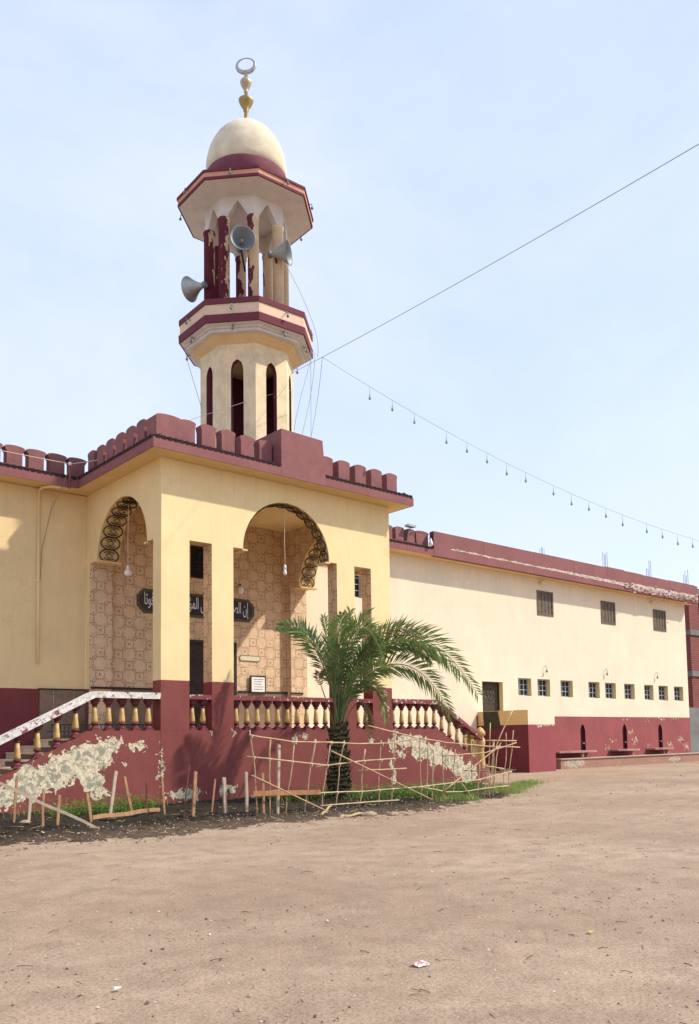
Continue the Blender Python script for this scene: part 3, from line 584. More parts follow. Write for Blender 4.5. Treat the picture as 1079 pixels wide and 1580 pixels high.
def text_mesh(t, width, height, mat, name, x0, z0, y, root, parent=None):
    """flat raised lettering fitted to width x height, facing -Y"""
    cu = bpy.data.curves.new(name, 'FONT'); cu.body = t; cu.size = 1; cu.extrude = .01; ob = bpy.data.objects.new(name, cu); COL.objects.link(ob)
    bpy.context.view_layer.update(); dg = bpy.context.evaluated_depsgraph_get(); me = bpy.data.meshes.new_from_object(ob.evaluated_get(dg))
    bpy.data.objects.remove(ob); bpy.data.curves.remove(cu)
    xs_ = [v.co.x for v in me.vertices]; ys_ = [v.co.y for v in me.vertices]
    ax, bx, ay, by = min(xs_), max(xs_), min(ys_), max(ys_); off = Vector(root.location)
    for v in me.vertices:
        x, yy, zz = v.co; v.co = (x0+(x-ax)/(bx-ax)*width-off.x, y-.004+(-zz*.4)-off.y, z0+(yy-ay)/(by-ay)*height-off.z)
    me.materials.clear(); me.materials.append(mat); o = bpy.data.objects.new(name, me); COL.objects.link(o); o.parent = parent or root; return o
sg = thing('calligraphy_sign', 'long dark octagonal board with white Arabic calligraphy above the porch door', 'sign', (13.9, YW-.03, 5.46))
def octa(x0, x1, z0, z1, c): return [(x0+c, z0), (x1-c, z0), (x1, z0+c), (x1, z1-c), (x1-c, z1), (x0+c, z1), (x0, z1-c), (x0, z0+c)]
MB().extrude([octa(11.79, 16.01, 5.45, 6.20, .22)], YP(), YW-.035, YW-.005).build('frame', simple('sign_frame', (.13, .10, .05), amt=.2), sg)
MB().extrude([octa(11.88, 15.92, 5.53, 6.12, .19)], YP(), YW-.045, YW-.036).build('board', simple('sign_board', (.035, .03, .035), rough=.4), sg)
try: text_mesh(shape(TXT), 3.74, .53, M['white'], 'lettering', 12.02, 5.56, YW-.046, sg)
except Exception as e: print('TEXT', e)
nb = thing('notice_board', 'small white notice board with dark frame beside the porch door', 'notice', (16.1, YW-.04, 3.12))
MB().box(15.80, 16.42, YW-.09, YW-.052, 3.12, 3.70).build('frame', M['wood'], nb); MB().box(15.85, 16.37, YW-.096, YW-.091, 3.17, 3.65).build('sheet', M['white'], nb)
mb = MB(); rg = random.Random(4)
for i, z in enumerate((3.58, 3.50, 3.42, 3.33, 3.25)):
    a, b = (15.92+.03*(i % 2), 16.31-.04*(i % 3)); x = a
    while x < b: q = rg.uniform(.03, .08); mb.box(x, min(b, x+q), YW-.0985, YW-.0965, z-.008+rg.uniform(-.004, .004), z+.010); x += q+.012
mb.build('writing', simple('ink', (.05, .05, .06), bump=0), nb)
st = thing('wall_plaque', 'narrow pale plaque with scalloped outline above the notice board', 'plaque', (15.84, YW-.02, 4.18))
MB().extrude([octa(15.42, 16.26, 4.16, 4.36, .06)], YP(), YW-.02, YW-.004).build('plaque_edge', simple('green_edge', (.20, .22, .12)), st)
MB().extrude([octa(15.45, 16.23, 4.19, 4.33, .05)], YP(), YW-.024, YW-.021).build('plaque_face', simple('plaque_face', (.72, .62, .45)), st)

# hanging and wall lamps
def hang(name, label, x, y, zt, zb, s=1.0, globe=True):
    t = thing(name, label, 'lamp', (x, y, zb), 'bare bulbs hanging in the porch arches')
    pts = [(x, y, zt)] + [(x+.008*math.sin(i*1.3), y, zt+(zb+.22-zt)*i/6) for i in range(1, 7)]
    MB().tube(pts, .011, 5).build('cord', M['cord'], t)
    MB().lathe([(.025, zb+.24), (.04, zb+.22), (.045, zb+.13), (.03, zb+.12)], (x, y), 10).build('socket', M['white'], t)
    pr = [(.03, zb+.13), (.05*s, zb+.11), (.085*s, zb+.07), (.09*s, zb+.02), (.07*s, zb-.03), (.0005, zb-.05)] if globe else [(.025, zb+.13), (.04, zb+.08), (.055, zb+.0), (.04, zb-.04), (.0005, zb-.06)]
    MB().lathe(pr, (x, y), 12).build('bulb', M['white'], t)
hang('hanging_lamp', 'white bulb on a long cord hanging in the left side arch', X0+TS/2, 21.5, 8.13, 6.16, 1.15)
hang('hanging_lamp', 'white bulb on a long cord hanging in the wide front arch', 14.17, Y0+.2, 8.15, 6.24, 1.0, False)
wl = thing('wall_lamp', 'white bulb with black cap on the patterned back wall', 'lamp', (15.42, 23.2, 6.3))
MB().tube([(15.42, YW-.003, 6.66), (15.42, YW-.1, 6.68), (15.42, YW-.13, 6.58)], .02, 6).build('bracket', M['iron'], wl)
MB().lathe([(.03, 6.6), (.09, 6.52), (.10, 6.44), (.07, 6.36), (.0005, 6.33)], (15.42, YW-.13), 12).build('bulb', M['white'], wl)
gp = 'small lamps on the wing wall'
for (x, z, lab) in ((31.75, 4.55, 'small hooked lamp above the second small barred window of the wing'), (36.55, 4.6, 'small hooked lamp above the fourth and fifth barred windows'), (41.2, 4.6, 'small hooked lamp above the seventh and eighth barred windows')):
    t = thing('hook_lamp', lab, 'lamp', (x, YW, z), gp)
    MB().tube([(x, YW-.002, z+.14), (x-.02, YW-.10, z+.18), (x-.03, YW-.13, z+.08), (x-.02, YW-.11, z-.02)], .016, 5).build('hook', M['grey'], t)
    MB().lathe([(.02, z-.02), (.05, z-.06), (.05, z-.12), (.001, z-.15)], (x-.02, YW-.11), 8).build('bulb', M['grey_in'], t)
for (x, lab) in ((31.55, 'round eave lamp above the nearest shuttered window'), (41.0, 'round eave lamp above the farthest shuttered window')):
    t = thing('eave_lamp', lab, 'lamp', (x, YW-.15, 8.4), 'round lamps under the wing eave')
    MB().tube([(x, YW-.002, 8.5), (x, YW-.12, 8.5)], .02, 6).build('arm', M['cord'], t)
    MB().lathe([(.001, 8.58), (.07, 8.55), (.09, 8.47), (.06, 8.39), (.001, 8.36)], (x, YW-.17), 10).build('bulb', simple('eave_bulb', (.72, .62, .38), rough=.3), t)
# drain pipe and bracket on the left wing
pp = thing('wall_conduit', 'thin cream conduit with elbow running down the left wing wall', 'pipe', (8.82, 23.4, 3.75))
MB().tube([(9.45, EYW+.02, ZT-.05), (8.98, EYW+.1, ZT-.05), (8.80, EYW+.3, ZT-.06), (8.79, YW-.05, ZT-.12), (8.80, YW-.05, 6), (8.82, YW-.05, 3.78)], .042, 8).build('pipe', M['cream'], pp)
MB().tube([(8.78, YW-.055, 6.02), (8.80, YW-.055, 6.10)], .052, 8).build('coupling', M['cream'], pp)
am = thing('cable_mast', 'short maroon bracket mast with white insulator on the left eave', 'bracket', (9.35, EYW-.1, 8.72))
MB().tube([(9.42, EYW-.07, ZT-.06), (9.42, EYW-.07, 9.30)], .035, 6).build('post', M['mar'], am)
MB().lathe([(.05, 9.30), (.06, 9.35), (.03, 9.40)], (9.42, EYW-.07), 8).build('insulator', M['white'], am)
def wire(name, label, pts, r=.008, mat=None, group=None, cat='cable', sag=0, n=14):
    P = []
    for a, b in zip(pts, pts[1:]):
        a, b = Vector(a), Vector(b)
        for i in range(n): t = i/n; p = a.lerp(b, t); p.z -= sag*4*t*(1-t); P.append(p)
    P.append(Vector(pts[-1])); return single(MB().tube(P, r, 5), name, mat or M['wire'], tuple(pts[0]), label, cat, group)
wire('eave_cable', 'thin pinkish cable strung along the left roof edge', [(2, EYW-.12, 9.45), (9.42, EYW-.1, 9.34), (11.5, 20.6, 9.8)], .012, M['cord'], sag=.06)
wire('loose_cord', 'loose reddish cord hanging from the mast down the left wing wall', [(9.42, EYW-.1, 9.3), (9.2, EYW-.06, 8.6), (9.15, YW-.06, 8.2), (8.9, YW-.04, 7.0), (8.86, YW-.04, 6.1)], .008, simple('reddish_cord', (.42, .22, .14), bump=0), n=4)

# ------------------------------------------------------------------ minaret
MC = (14.18, 21.03); PH = R(247.5-2-45*5)
mi = thing('minaret', 'octagonal minaret with loudspeaker gallery, pale dome and crescent finial', 'minaret', (MC[0], MC[1], 8.9))
def mpart(mb, name, mats, parent=None): return mb.build(name, mats, mi, parent)
def octring(mb, prof, m=0, ms=None): return mb.lathe(prof, MC, 8, PH, m, False, 0, ms)
def facemap(k, r):
    a = PH+math.pi/8+k*math.pi/4; ap = r*math.cos(math.pi/8); nrm = Vector((math.cos(a), math.sin(a), 0)); tan = Vector((-math.sin(a), math.cos(a), 0)); c0 = Vector((MC[0], MC[1], 0))
    return lambda u, z, d: c0+nrm*(ap-d)+tan*u+Vector((0, 0, z))
RS = 1.41; hwf = RS*math.sin(math.pi/8)
for k in range(8):
    lp = [(-hwf, 8.9), (hwf, 8.9), (hwf, 13.0), (-hwf, 13.0)]
    hole = [(-.185, 9.35), (-.185, 12.15), (-.17, 12.30), (-.12, 12.43), (0, 12.52), (.12, 12.43), (.17, 12.30), (.185, 12.15), (.185, 9.35)][::-1]
    mpart(MB().extrude([lp, hole], facemap(k, RS), 0, .17, 0, 1, lambda li, *a: 1 if li else 0), 'shaft_wall', [M['min_cream'], M['min_mar']])
mpart(MB().lathe([(.30, 8.9), (.30, 13.0)], (MC[0]+.25, MC[1]+.05), 12), 'stair_core', M['min_mar'])
mb = MB(); octring(mb, [(1.40, 12.96), (1.46, 13.0), (1.66, 13.14), (1.66, 13.20)]); mpart(mb, 'corbel', simple('corbel_paint', (.74, .53, .28)))
mb = MB(); octring(mb, [(1.67, 13.17), (1.80, 13.18), (1.80, 13.26), (1.86, 13.265), (1.86, 13.31), (2.00, 13.345), (2.00, 13.36)]); mpart(mb, 'gallery_soffit', M['min_white'])
mb = MB(); octring(mb, [(2.0, 13.352), (2.05, 13.355), (2.06, 13.58), (1.99, 13.585)]); mpart(mb, 'lower_band', M['min_mar'])
mb = MB(); octring(mb, [(2.0, 13.586), (2.02, 13.586), (2.02, 13.89), (2.0, 13.89)]); mpart(mb, 'gallery_parapet', M['min_pink'])
mb = MB(); octring(mb, [(1.96, 13.891), (2.05, 13.893), (2.05, 14.05), (1.93, 14.06), (1.9, 13.6), (.4, 13.55)]); mpart(mb, 'upper_band', M['min_mar'])
colmb = None
for k in range(8):
    a = PH+k*math.pi/4; cx, cy = MC[0]+1.14*math.cos(a), MC[1]+1.14*math.sin(a)
    mpart(MB().lathe([(.165, 13.5), (.165, 16.82), (.185, 16.83), (.19, 16.90), (.17, 16.93)], (cx, cy), 14), 'column', M['column'])
RD = 1.27; hd = RD*math.sin(math.pi/8)
for k in range(8):
    lp = [(-hd, 16.9), (-hd+.16, 16.9), (-.10, 17.28), (0, 17.40), (.10, 17.28), (hd-.16, 16.9), (hd, 16.9), (hd, 17.60), (-hd, 17.60)]
    mpart(MB().extrude([lp], facemap(k, RD), 0, .22), 'pointed_arch', M['min_white'])
mb = MB(); octring(mb, [(.9, 17.50), (1.3, 17.53), (2.04, 17.585), (2.05, 17.60)]); mpart(mb, 'canopy_soffit', M['min_white'])
mb = MB(); octring(mb, [(2.045, 17.588), (2.09, 17.59), (2.09, 17.665), (2.06, 17.668)]); mpart(mb, 'canopy_lower_band', M['min_mar'])
mb = MB(); octring(mb, [(2.05, 17.669), (2.075, 17.669), (2.085, 17.80), (2.05, 17.80)]); mpart(mb, 'canopy_edge', simple('salmon_paint', (.66, .33, .22), amt=.2))
mb = MB(); octring(mb, [(2.06, 17.801), (2.12, 17.803), (2.12, 17.87), (1.3, 17.99), (.5, 18.0)]); mpart(mb, 'canopy_top', M['min_mar'])
mb = MB().lathe([(1.25, 17.9), (1.25, 18.75), (1.235, 18.80), (1.2, 18.81)], MC, 40); mpart(mb, 'dome_base', simple('dome_base_maroon', (.19, .055, .075), amt=.2))
pr = [(1.215, 18.7)]+[(1.24*math.cos(R(a))+.0006, 19.0+1.58*math.sin(R(a))) for a in range(0, 91, 6)]
mpart(MB().lathe(pr, MC, 40), 'dome', M['dome'])
fin = MB().lathe([(.10, 20.5), (.07, 20.7), (.06, 21.0), (.09, 21.06), (.075, 21.1), (.16, 21.22), (.225, 21.36), (.235, 21.41), (.20, 21.44), (.08, 21.47), (.06, 21.55)], MC, 20)
fn = mpart(fin, 'finial', M['brass'])
mpart(MB().lathe([(.05, 21.52), (.05, 21.66), (.07, 21.68), (.05, 21.72), (.10, 21.80), (.165, 21.93), (.185, 22.0), (.16, 22.06), (.06, 22.09), (.055, 22.30), (.08, 22.31), (.05, 22.34)], MC, 20), 'upper_bulb', simple('pale_brass', (.50, .42, .27), rough=.45, amt=.2, sc=8, metal=.5), fn)
mb = MB(); d1 = Vector((math.cos(R(-46)), math.sin(R(-46)), 0)); nrm = Vector((-d1.y, d1.x, 0)); cz = 22.58; K = 28; base = 0; rings = []
for i in range(K):
    a = 2*math.pi*i/K; tk = .016+.062*(1-math.sin(a))/2; rr = .285
    ctr = Vector((MC[0], MC[1], cz))+d1*(rr*math.cos(a)*1.0)+Vector((0, 0, rr*.80*math.sin(a)-tk*.2)); rad = (d1*math.cos(a)+Vector((0, 0, math.sin(a))))
    for j in range(8): b = 2*math.pi*j/8; rings.append(ctr+rad*(tk*math.cos(b))+nrm*(min(tk, .05)*1.0*math.sin(b)))
mb.add(rings, [(i*8+j, i*8+(j+1) % 8, ((i+1) % K)*8+(j+1) % 8, ((i+1) % K)*8+j) for i in range(K) for j in range(8)], 0, True); mpart(mb, 'crescent', M['silver'], fn)
# small lamp brackets round the gallery, canopy and dome
def brk(x, y, z, nx_, ny_):
    mb = MB().tube([(x, y, z), (x+nx_*.12, y+ny_*.12, z+.02), (x+nx_*.13, y+ny_*.13, z-.08)], .014, 5)
    mb.lathe([(.02, z-.07), (.045, z-.11), (.03, z-.15), (.001, z-.16)], (x+nx_*.13, y+ny_*.13), 8); return mb
for k in range(8):
    a = PH+math.pi/8+k*math.pi/4; n_ = (math.cos(a), math.sin(a))
    for (r_, z_) in ((2.02, 13.80), (1.86, 13.28), (2.085, 17.76)):
        ap = r_*math.cos(math.pi/8); o_ = (k % 3-1)*.12
        mpart(brk(MC[0]+n_[0]*ap-n_[1]*o_, MC[1]+n_[1]*ap+n_[0]*o_, z_, *n_), 'lamp_bracket', M['grey_in'])
# loudspeakers
def horn(label, c, d, s=1.0):
    t = thing('horn_loudspeaker', label, 'loudspeaker', c, 'horn loudspeakers on the minaret gallery')
    q = Vector(d).normalized().to_track_quat('Z', 'Y').to_matrix().to_4x4(); m4 = Matrix.Translation(Vector(c)) @ q
    MB().lathe([(.07, -.42), (.09, -.32), (.14, -.20), (.21, -.08), (.29, .03), (.36, .125), (.375, .135), (.345, .12), (.27, .03), (.19, -.07), (.11, -.16), (.001, -.18)], n=24, mat4=m4, ms=[0]*6+[1]*5, closed=False).build('bell', [M['grey'], M['grey_in']], t)
    MB().lathe([(.001, -.50), (.10, -.49), (.11, -.42), (.07, -.38)], n=14, mat4=m4).build('driver', M['grey_in'], t)
    MB().lathe([(.001, .03), (.03, .02), (.045, -.05), (.05, -.16)], n=10, mat4=m4, closed=False).build('reflector', M['silver'], t)
    return t, m4
t, m4 = horn('horn loudspeaker facing the viewer between the front gallery columns', (13.18, 19.78, 15.90), (-.42, -.88, .02))
MB().tube([m4 @ Vector((0, 0, -.3)), (13.5, 20.2, 15.55), (13.62, 20.3, 15.35)], .03, 6).build('bracket', M['iron'], t)
t, m4 = horn('horn loudspeaker pointing right from the right gallery column', (14.50, 19.53, 15.90), (.60, -.78, .0))
MB().tube([m4 @ Vector((0, 0, -.3)), (14.45, 19.85, 15.7)], .03, 6).build('bracket', M['iron'], t)
t, m4 = horn('lower horn loudspeaker pointing left beside the gallery rail', (12.72, 21.75, 15.14), (-.30, .88, .05))
MB().tube([m4 @ Vector((0, 0, -.45)), (13.15, 21.4, 15.1)], .03, 6).build('bracket', M['iron'], t)

# ------------------------------------------------------------------ balustrades and stairs
def baluster_mb(x, y, z, h, r=1.0):
    mb = MB(); k = h/.78
    mb.box(x-.09, x+.09, y-.09, y+.09, z+h-.075*k, z+h, 1)
    mb.lathe([(.05, z+h-.16*k), (.085, z+h-.13*k), (.10, z+h-.10*k), (.09, z+h-.076*k)], (x, y), 12, m=1)
    mb.lathe([(.05, z+h-.20*k), (.07, z+h-.19*k), (.07, z+h-.175*k), (.05, z+h-.161*k)], (x, y), 12, m=1)
    mb.lathe([(.066, z+.20*k), (.076, z+.24*k), (.072, z+.31*k), (.057, z+.43*k), (.045, z+h-.205*k)], (x, y), 12, m=0)
    mb.lathe([(.06, z+.145*k), (.088, z+.165*k), (.088, z+.185*k), (.06, z+.199*k)], (x, y), 12, m=1)
    mb.lathe([(.10, z+.055*k), (.085, z+.09*k), (.05, z+.11*k), (.05, z+.144*k)], (x, y), 12, m=1)
    mb.box(x-.10, x+.10, y-.10, y+.10, z, z+.054*k, 1); return mb
BM = [M['gold'], simple('flaked_maroon_baluster', (.20, .05, .06), amt=.3, sc=7)]
def balusters(root, first, xs_, y, zf, h):
    z0 = zf(xs_[0])
    b = baluster_mb(xs_[0], y, z0, h).build('baluster', BM, root); l0 = Vector(b.location)
    for x in xs_[1:]: dup(b, root, l0+Vector((x-xs_[0], 0, zf(x)-z0)))
YB = Y0+.17
def rail_path(pts, y0, y1, h, name, mat, root):
    mb = MB()
    for (xa, za), (xb, zb) in zip(pts, pts[1:]):
        mb.hexa([(xa, y0, za), (xb, y0, zb), (xb, y1, zb), (xa, y1, za), (xa, y0, za+h), (xb, y0, zb+h), (xb, y1, zb+h), (xa, y1, za+h)])
    return mb.build(name, mat, root)
pb = thing('porch_balustrade', 'maroon porch parapet with ochre turned balusters under the arch and slits', 'balustrade', (AX, Y0+.2, 0))
MB().box(X0, X1, Y0, Y0+.36, -.2, ZP-.002).build('parapet_wall', M['wall'], pb)
for (xa, xb, xs_) in ((11.012, 11.668, [11.18, 11.50]), (12.332, 15.898, [12.50+.337*i for i in range(10)]), (16.582, 17.238, [16.76, 17.08])):
    balusters(pb, None, xs_, YB, lambda x: ZP, .78)
    nm = M['rail']; MB().box(xa, xb, Y0+.0, Y0+.34, ZP+.781, ZP+.90).build('handrail', nm, pb)
KL, KR = 8.42, 20.0
def zl(x): return ZP if x > KL else ZP-(KL-x)*.50
def zr(x): return ZP if x < KR else ZP-(x-KR)*.55
lb = thing('stair_balustrade', 'left stair balustrade with flaked white handrail over a badly peeled maroon wall', 'balustrade', (8, Y0+.2, 0), 'balustrades beside the porch stairs')
LE = 4.2
MB().extrude([[(X0-.002, -.2), (X0-.002, ZP), (KL, ZP), (LE, zl(LE)), (LE, -.2)]], YP(), Y0+.004, Y0+.34).build('parapet_wall', M['wall'], lb)
balusters(lb, None, [9.96-.345*i for i in range(5)]+[8.12-.44*i for i in range(9)], YB, zl, .76)
rail_path([(X0-.004, ZP+.77), (KL+.1, ZP+.77), (LE, zl(LE)+.74)], Y0-.02, Y0+.36, .15, 'handrail', M['rail_white'], lb)
rb = thing('stair_balustrade', 'right stair balustrade with maroon handrail running down to an ochre newel post', 'balustrade', (20, Y0+.2, 0), 'balustrades beside the porch stairs')
RE = 22.1
MB().extrude([[(X1+.002, -.2), (X1+.002, ZP), (KR, ZP), (RE, zr(RE)), (RE, -.2)]], YP(), Y0+.004, Y0+.34).build('parapet_wall', M['wall'], rb)
balusters(rb, None, [18.22+.36*i for i in range(6)]+[20.37+.36*i for i in range(5)], YB, zr, .78)
rail_path([(X1+.004, ZP+.785), (KR+.05, ZP+.785), (RE+.05, zr(RE)+.76)], Y0-.02, Y0+.36, .14, 'handrail', M['rail'], rb)
def newel(x, y, z0, h, mat, r=.15):
    mb = MB().lathe([(r*1.15, z0), (r*1.15, z0+.18*h), (r*.8, z0+.22*h), (r*1.0, z0+.34*h), (r*.75, z0+.60*h), (r*1.05, z0+.70*h), (r*1.05, z0+.78*h), (r*.7, z0+.81*h), (r*.75, z0+.84*h), (r*1.15, z0+.86*h), (r*1.12, z0+.91*h), (r*.6, z0+.97*h), (.001, z0+h)], (x, y), 14)
    return mb
newel(22.25, Y0+.17, .0, 1.92, M['gold']).build('newel_post', M['gold'], rb)
newel(21.75, Y0+.17, zr(21.75)-.1, .9, M['gold_br'], .12).build('newel_post', M['gold_br'], rb)
MB().box(22.1, 22.45, Y0, Y0+.36, -.1, .55).build('newel_base', M['mar'], rb)
# stairs
def stairs(label, xs0, dirn, name='porch_stairs'):
    t = thing(name, label, 'stairs', (xs0+dirn*2, 21.3, 0), 'stairs up to the porch'); n = 10; rise = ZF/n; run = .37
    for i in range(n):
        z1 = ZF-i*rise-(.003 if i == 0 else 0)
        xa = xs0+dirn*(0 if i == 0 else 1.45+(i-1)*run); xb = xs0+dirn*(1.45+i*run)
        a, b = sorted((xa, xb)); yy0, yy1 = Y0+.345, YW-.055
        MB().box(a, b-.0, yy0, yy1, -.1, z1-.045).build('riser', M['stepd'], t)
        e0, e1 = (a-.03, b) if dirn < 0 else (a, b+.03)
        MB().box(e0, e1, yy0, yy1, z1-.044, z1).build('tread', M['stepm'], t)
        ex = (a-.012, a-.001) if dirn < 0 else (b+.001, b+.012)
        MB().box(ex[0], ex[1], yy0, yy0+.95, max(-.1, z1-rise+.004), z1-.046).box(ex[0], ex[1], yy1-1.0, yy1, max(-.1, z1-rise+.004), z1-.046).build('pale_riser_tile', M['stepm'], t)
stairs('stone stairs with dark risers behind the left balustrade', X0-.003, -1)
stairs('stone stairs going down behind the right balustrade', X1+.003, 1)
# low iron rack on the porch floor
rk = thing('shoe_rack', 'low black iron rack on the porch landing', 'rack', (9.5, 22.6, ZF))
mb = MB()
for z in (ZF+.06, ZF+.36): mb.box(8.9, 12.3, 22.58, 22.61, z, z+.03)
for i in range(30): x = 8.93+i*.115; mb.box(x-.008, x+.008, 22.585, 22.605, ZF+.0, ZF+.38)
mb.build('front_bars', M['iron'], rk); MB().box(8.9, 12.3, 22.62, 22.9, ZF+.18, ZF+.20).build('shelf', M['iron'], rk)

# landing block by the side door
ld = thing('side_landing', 'maroon and cream landing block below the side door of the wing', 'landing', (28, 22, .1))
f = [(27.1, 20.9), (28.82, 20.9)]
mb = MB().box(27.1, 28.82, 20.9, YW-.003, -.2, 2.61)
lo = mb.build('landing_wall', [M['landing'], M['landing_shade']], ld)
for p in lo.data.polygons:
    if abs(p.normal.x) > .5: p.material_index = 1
M['dark_patch'] = simple('near_black_patch', (.06, .05, .03), amt=.3)
MB().extrude([[(22.25, 1.90), (23.12, 1.88), (23.16, 2.595), (22.38, 2.595)]], XP(), 27.085, 27.099).build('dark_panel', M['dark_patch'], ld)  # near-black panel laid on the landing's side face

# washing platform with basins
pf = thing('washing_platform', 'low kerbed platform along the foot of the wing wall', 'platform', (37, 22.6, .15))
MB().box(30.6, 47.5, 21.95, YW-.002, -.1, .56).build('platform_base', M['kerb'], pf)
MB().box(30.55, 47.5, 21.9, 22.2, .561, .60).build('coping', simple('coping_stone', (.52, .38, .30), amt=.25), pf)
for i, (cx, wd) in enumerate(((33.4, 3.0), (37.6, 2.0), (40.9, 1.9))):
    t = thing('wash_basin', ['long pink foot basin nearest the side door', 'middle pink foot basin under its pointed niche', 'farthest pink foot basin near the end of the wing'][i], 'basin', (cx, 22.9, .6), 'foot basins below the pointed niches')
    mb = MB(); pts = [(cx-wd/2, YW-.01), (cx-wd/2+.05, 22.95), (cx-wd/4, 22.78), (cx+wd/4, 22.78), (cx+wd/2-.05, 22.95), (cx+wd/2, YW-.01)]
    mb.extrude([pts], lambda u, v, d: (u, v, d), .80, .88); mb.build('basin_slab', M['basin'], t)
    MB().box(cx+.1, cx+.24, 22.85, 23.0, .601, .799).build('pedestal', M['basin'], t)
    MB().tube([(NI[i][0], YW+.12, 1.22), (NI[i][0], YW-.04, 1.22), (NI[i][0], YW-.05, 1.16)], .02, 6).build('tap', M['silver'], t)

# ------------------------------------------------------------------ palm
def bez(p, n):
    p = [Vector(q) for q in p]; out = []
    for i in range(n+1):
        t = i/n; pts = p[:]
        while len(pts) > 1: pts = [a.lerp(b, t) for a, b in zip(pts, pts[1:])]
        out.append(pts[0])
    return out
palm = thing('date_palm', 'young date palm with arching green fronds inside the cane fence', 'palm tree', (14.1, 16.9, .05))
VR = Vector((.758, -.652, 0))    # to the viewer's right
VF = Vector((.652, .758, 0))     # away from the viewer
PB = Vector((14.12, 16.9, 0))
def PP(r, z, d=0): return PB+VR*r*.70+VF*d+Vector((0, 0, z))
mb = MB(); rg = random.Random(9); NS = 22
prof = []
for i in range(NS): t = i/(NS-1); prof.append(((.23-.05*t)*(1+(.08 if i % 2 else -.05)), .0+t*1.75))
mb.lathe(prof, (PB.x, PB.y), 14)
for i in range(120):        # cut leaf bases up the trunk
    a = rg.uniform(0, 2*math.pi); z = rg.uniform(.15, 1.9); r = .23-.03*z; d = Vector((math.cos(a), math.sin(a), 0)); p = PB+d*r+Vector((0, 0, z)); tn = Vector((-d.y, d.x, 0)); L = rg.uniform(.14, .30); ww = rg.uniform(.035, .07)
    q = p+d*(.07+.04*rg.random())+Vector((0, 0, L)); mb.add([p-tn*ww, p+tn*ww, q+tn*ww*.55, q-tn*ww*.55, p-tn*ww+d*.05, p+tn*ww+d*.05, q+tn*ww*.5+d*.03, q-tn*ww*.5+d*.03], [(0,1,2,3),(4,5,6,7),(0,1,5,4),(1,2,6,5),(2,3,7,6),(3,0,4,7)])
mb.build('trunk', M['bark'], palm)
mb = MB()
for i in range(150):        # dark fibre and suckers at the foot
    a = rg.uniform(0, 2*math.pi); z = rg.uniform(.0, 1.15); d = Vector((math.cos(a), math.sin(a), 0)); p = PB+d*.25+Vector((0, 0, z)); q = p+d*rg.uniform(.12, .35)+Vector((0, 0, rg.uniform(-.05, .3))); tn = Vector((-d.y, d.x, 0))*.014; mb.add([p-tn, p+tn, q], [(0, 1, 2)])
mb.build('basal_shoots', simple('dark_fibre', (.02, .028, .012), amt=.4), palm)
def frond(ctrl, mat, seed, n=46, L=.52, bare=.22, lift=.25, r=.028, roll=0):
    ctrl = [Vector(c) for c in ctrl]; b_ = Vector((PB.x, PB.y, ctrl[1].z)); ctrl[1] = b_.lerp(ctrl[1], .35)
    rg = random.Random(seed); P = bez(ctrl, 26); mb = MB().tube(P, r, 5, 1, r1=.006)
    N = len(P)-1; roll = R(roll)
    for i in range(n):
        t = bare+(1-bare)*(i+.5)/n; s_ = t*N; k = min(N-1, int(s_)); p = P[k].lerp(P[k+1], s_-k); d = (P[k+1]-P[k]).normalized()
        side = d.cross(Vector((0, 0, 1)))
        if side.length < .35: side = d.cross(VF)
        side.normalize(); up = side.cross(d).normalized(); tt = (t-bare)/(1-bare); env = min(1, .45+tt*2.2)*min(1, .38+(1-tt)*1.6)
        side, up = side*math.cos(roll)+up*math.sin(roll), up*math.cos(roll)-side*math.sin(roll)
        for sg_ in (-1, 1):
            l = L*env*rg.uniform(.85, 1.12); fwd = .55+.55*tt+rg.uniform(-.14, .14); v = (d*fwd+side*sg_*rg.uniform(.75, 1.0)+up*rg.uniform(-.1, lift*2)).normalized()
            wv_ = v.cross(up).normalized(); ww = .021
            tip = p+v*l+Vector((0, 0, -l*.14*rg.uniform(.2, 1.6))); mid = p+v*l*.45; fold = up*.007
            mb.add([p, mid-wv_*ww+fold, mid+wv_*ww+fold, tip, mid-fold], [(0, 1, 4), (0, 4, 2), (1, 3, 4), (4, 3, 2)], 0)
    return mb.build('frond', [mat, M['petiole']], palm)
G, GY, GD = M['frond'], M['frond_y'], M['frond_dead']
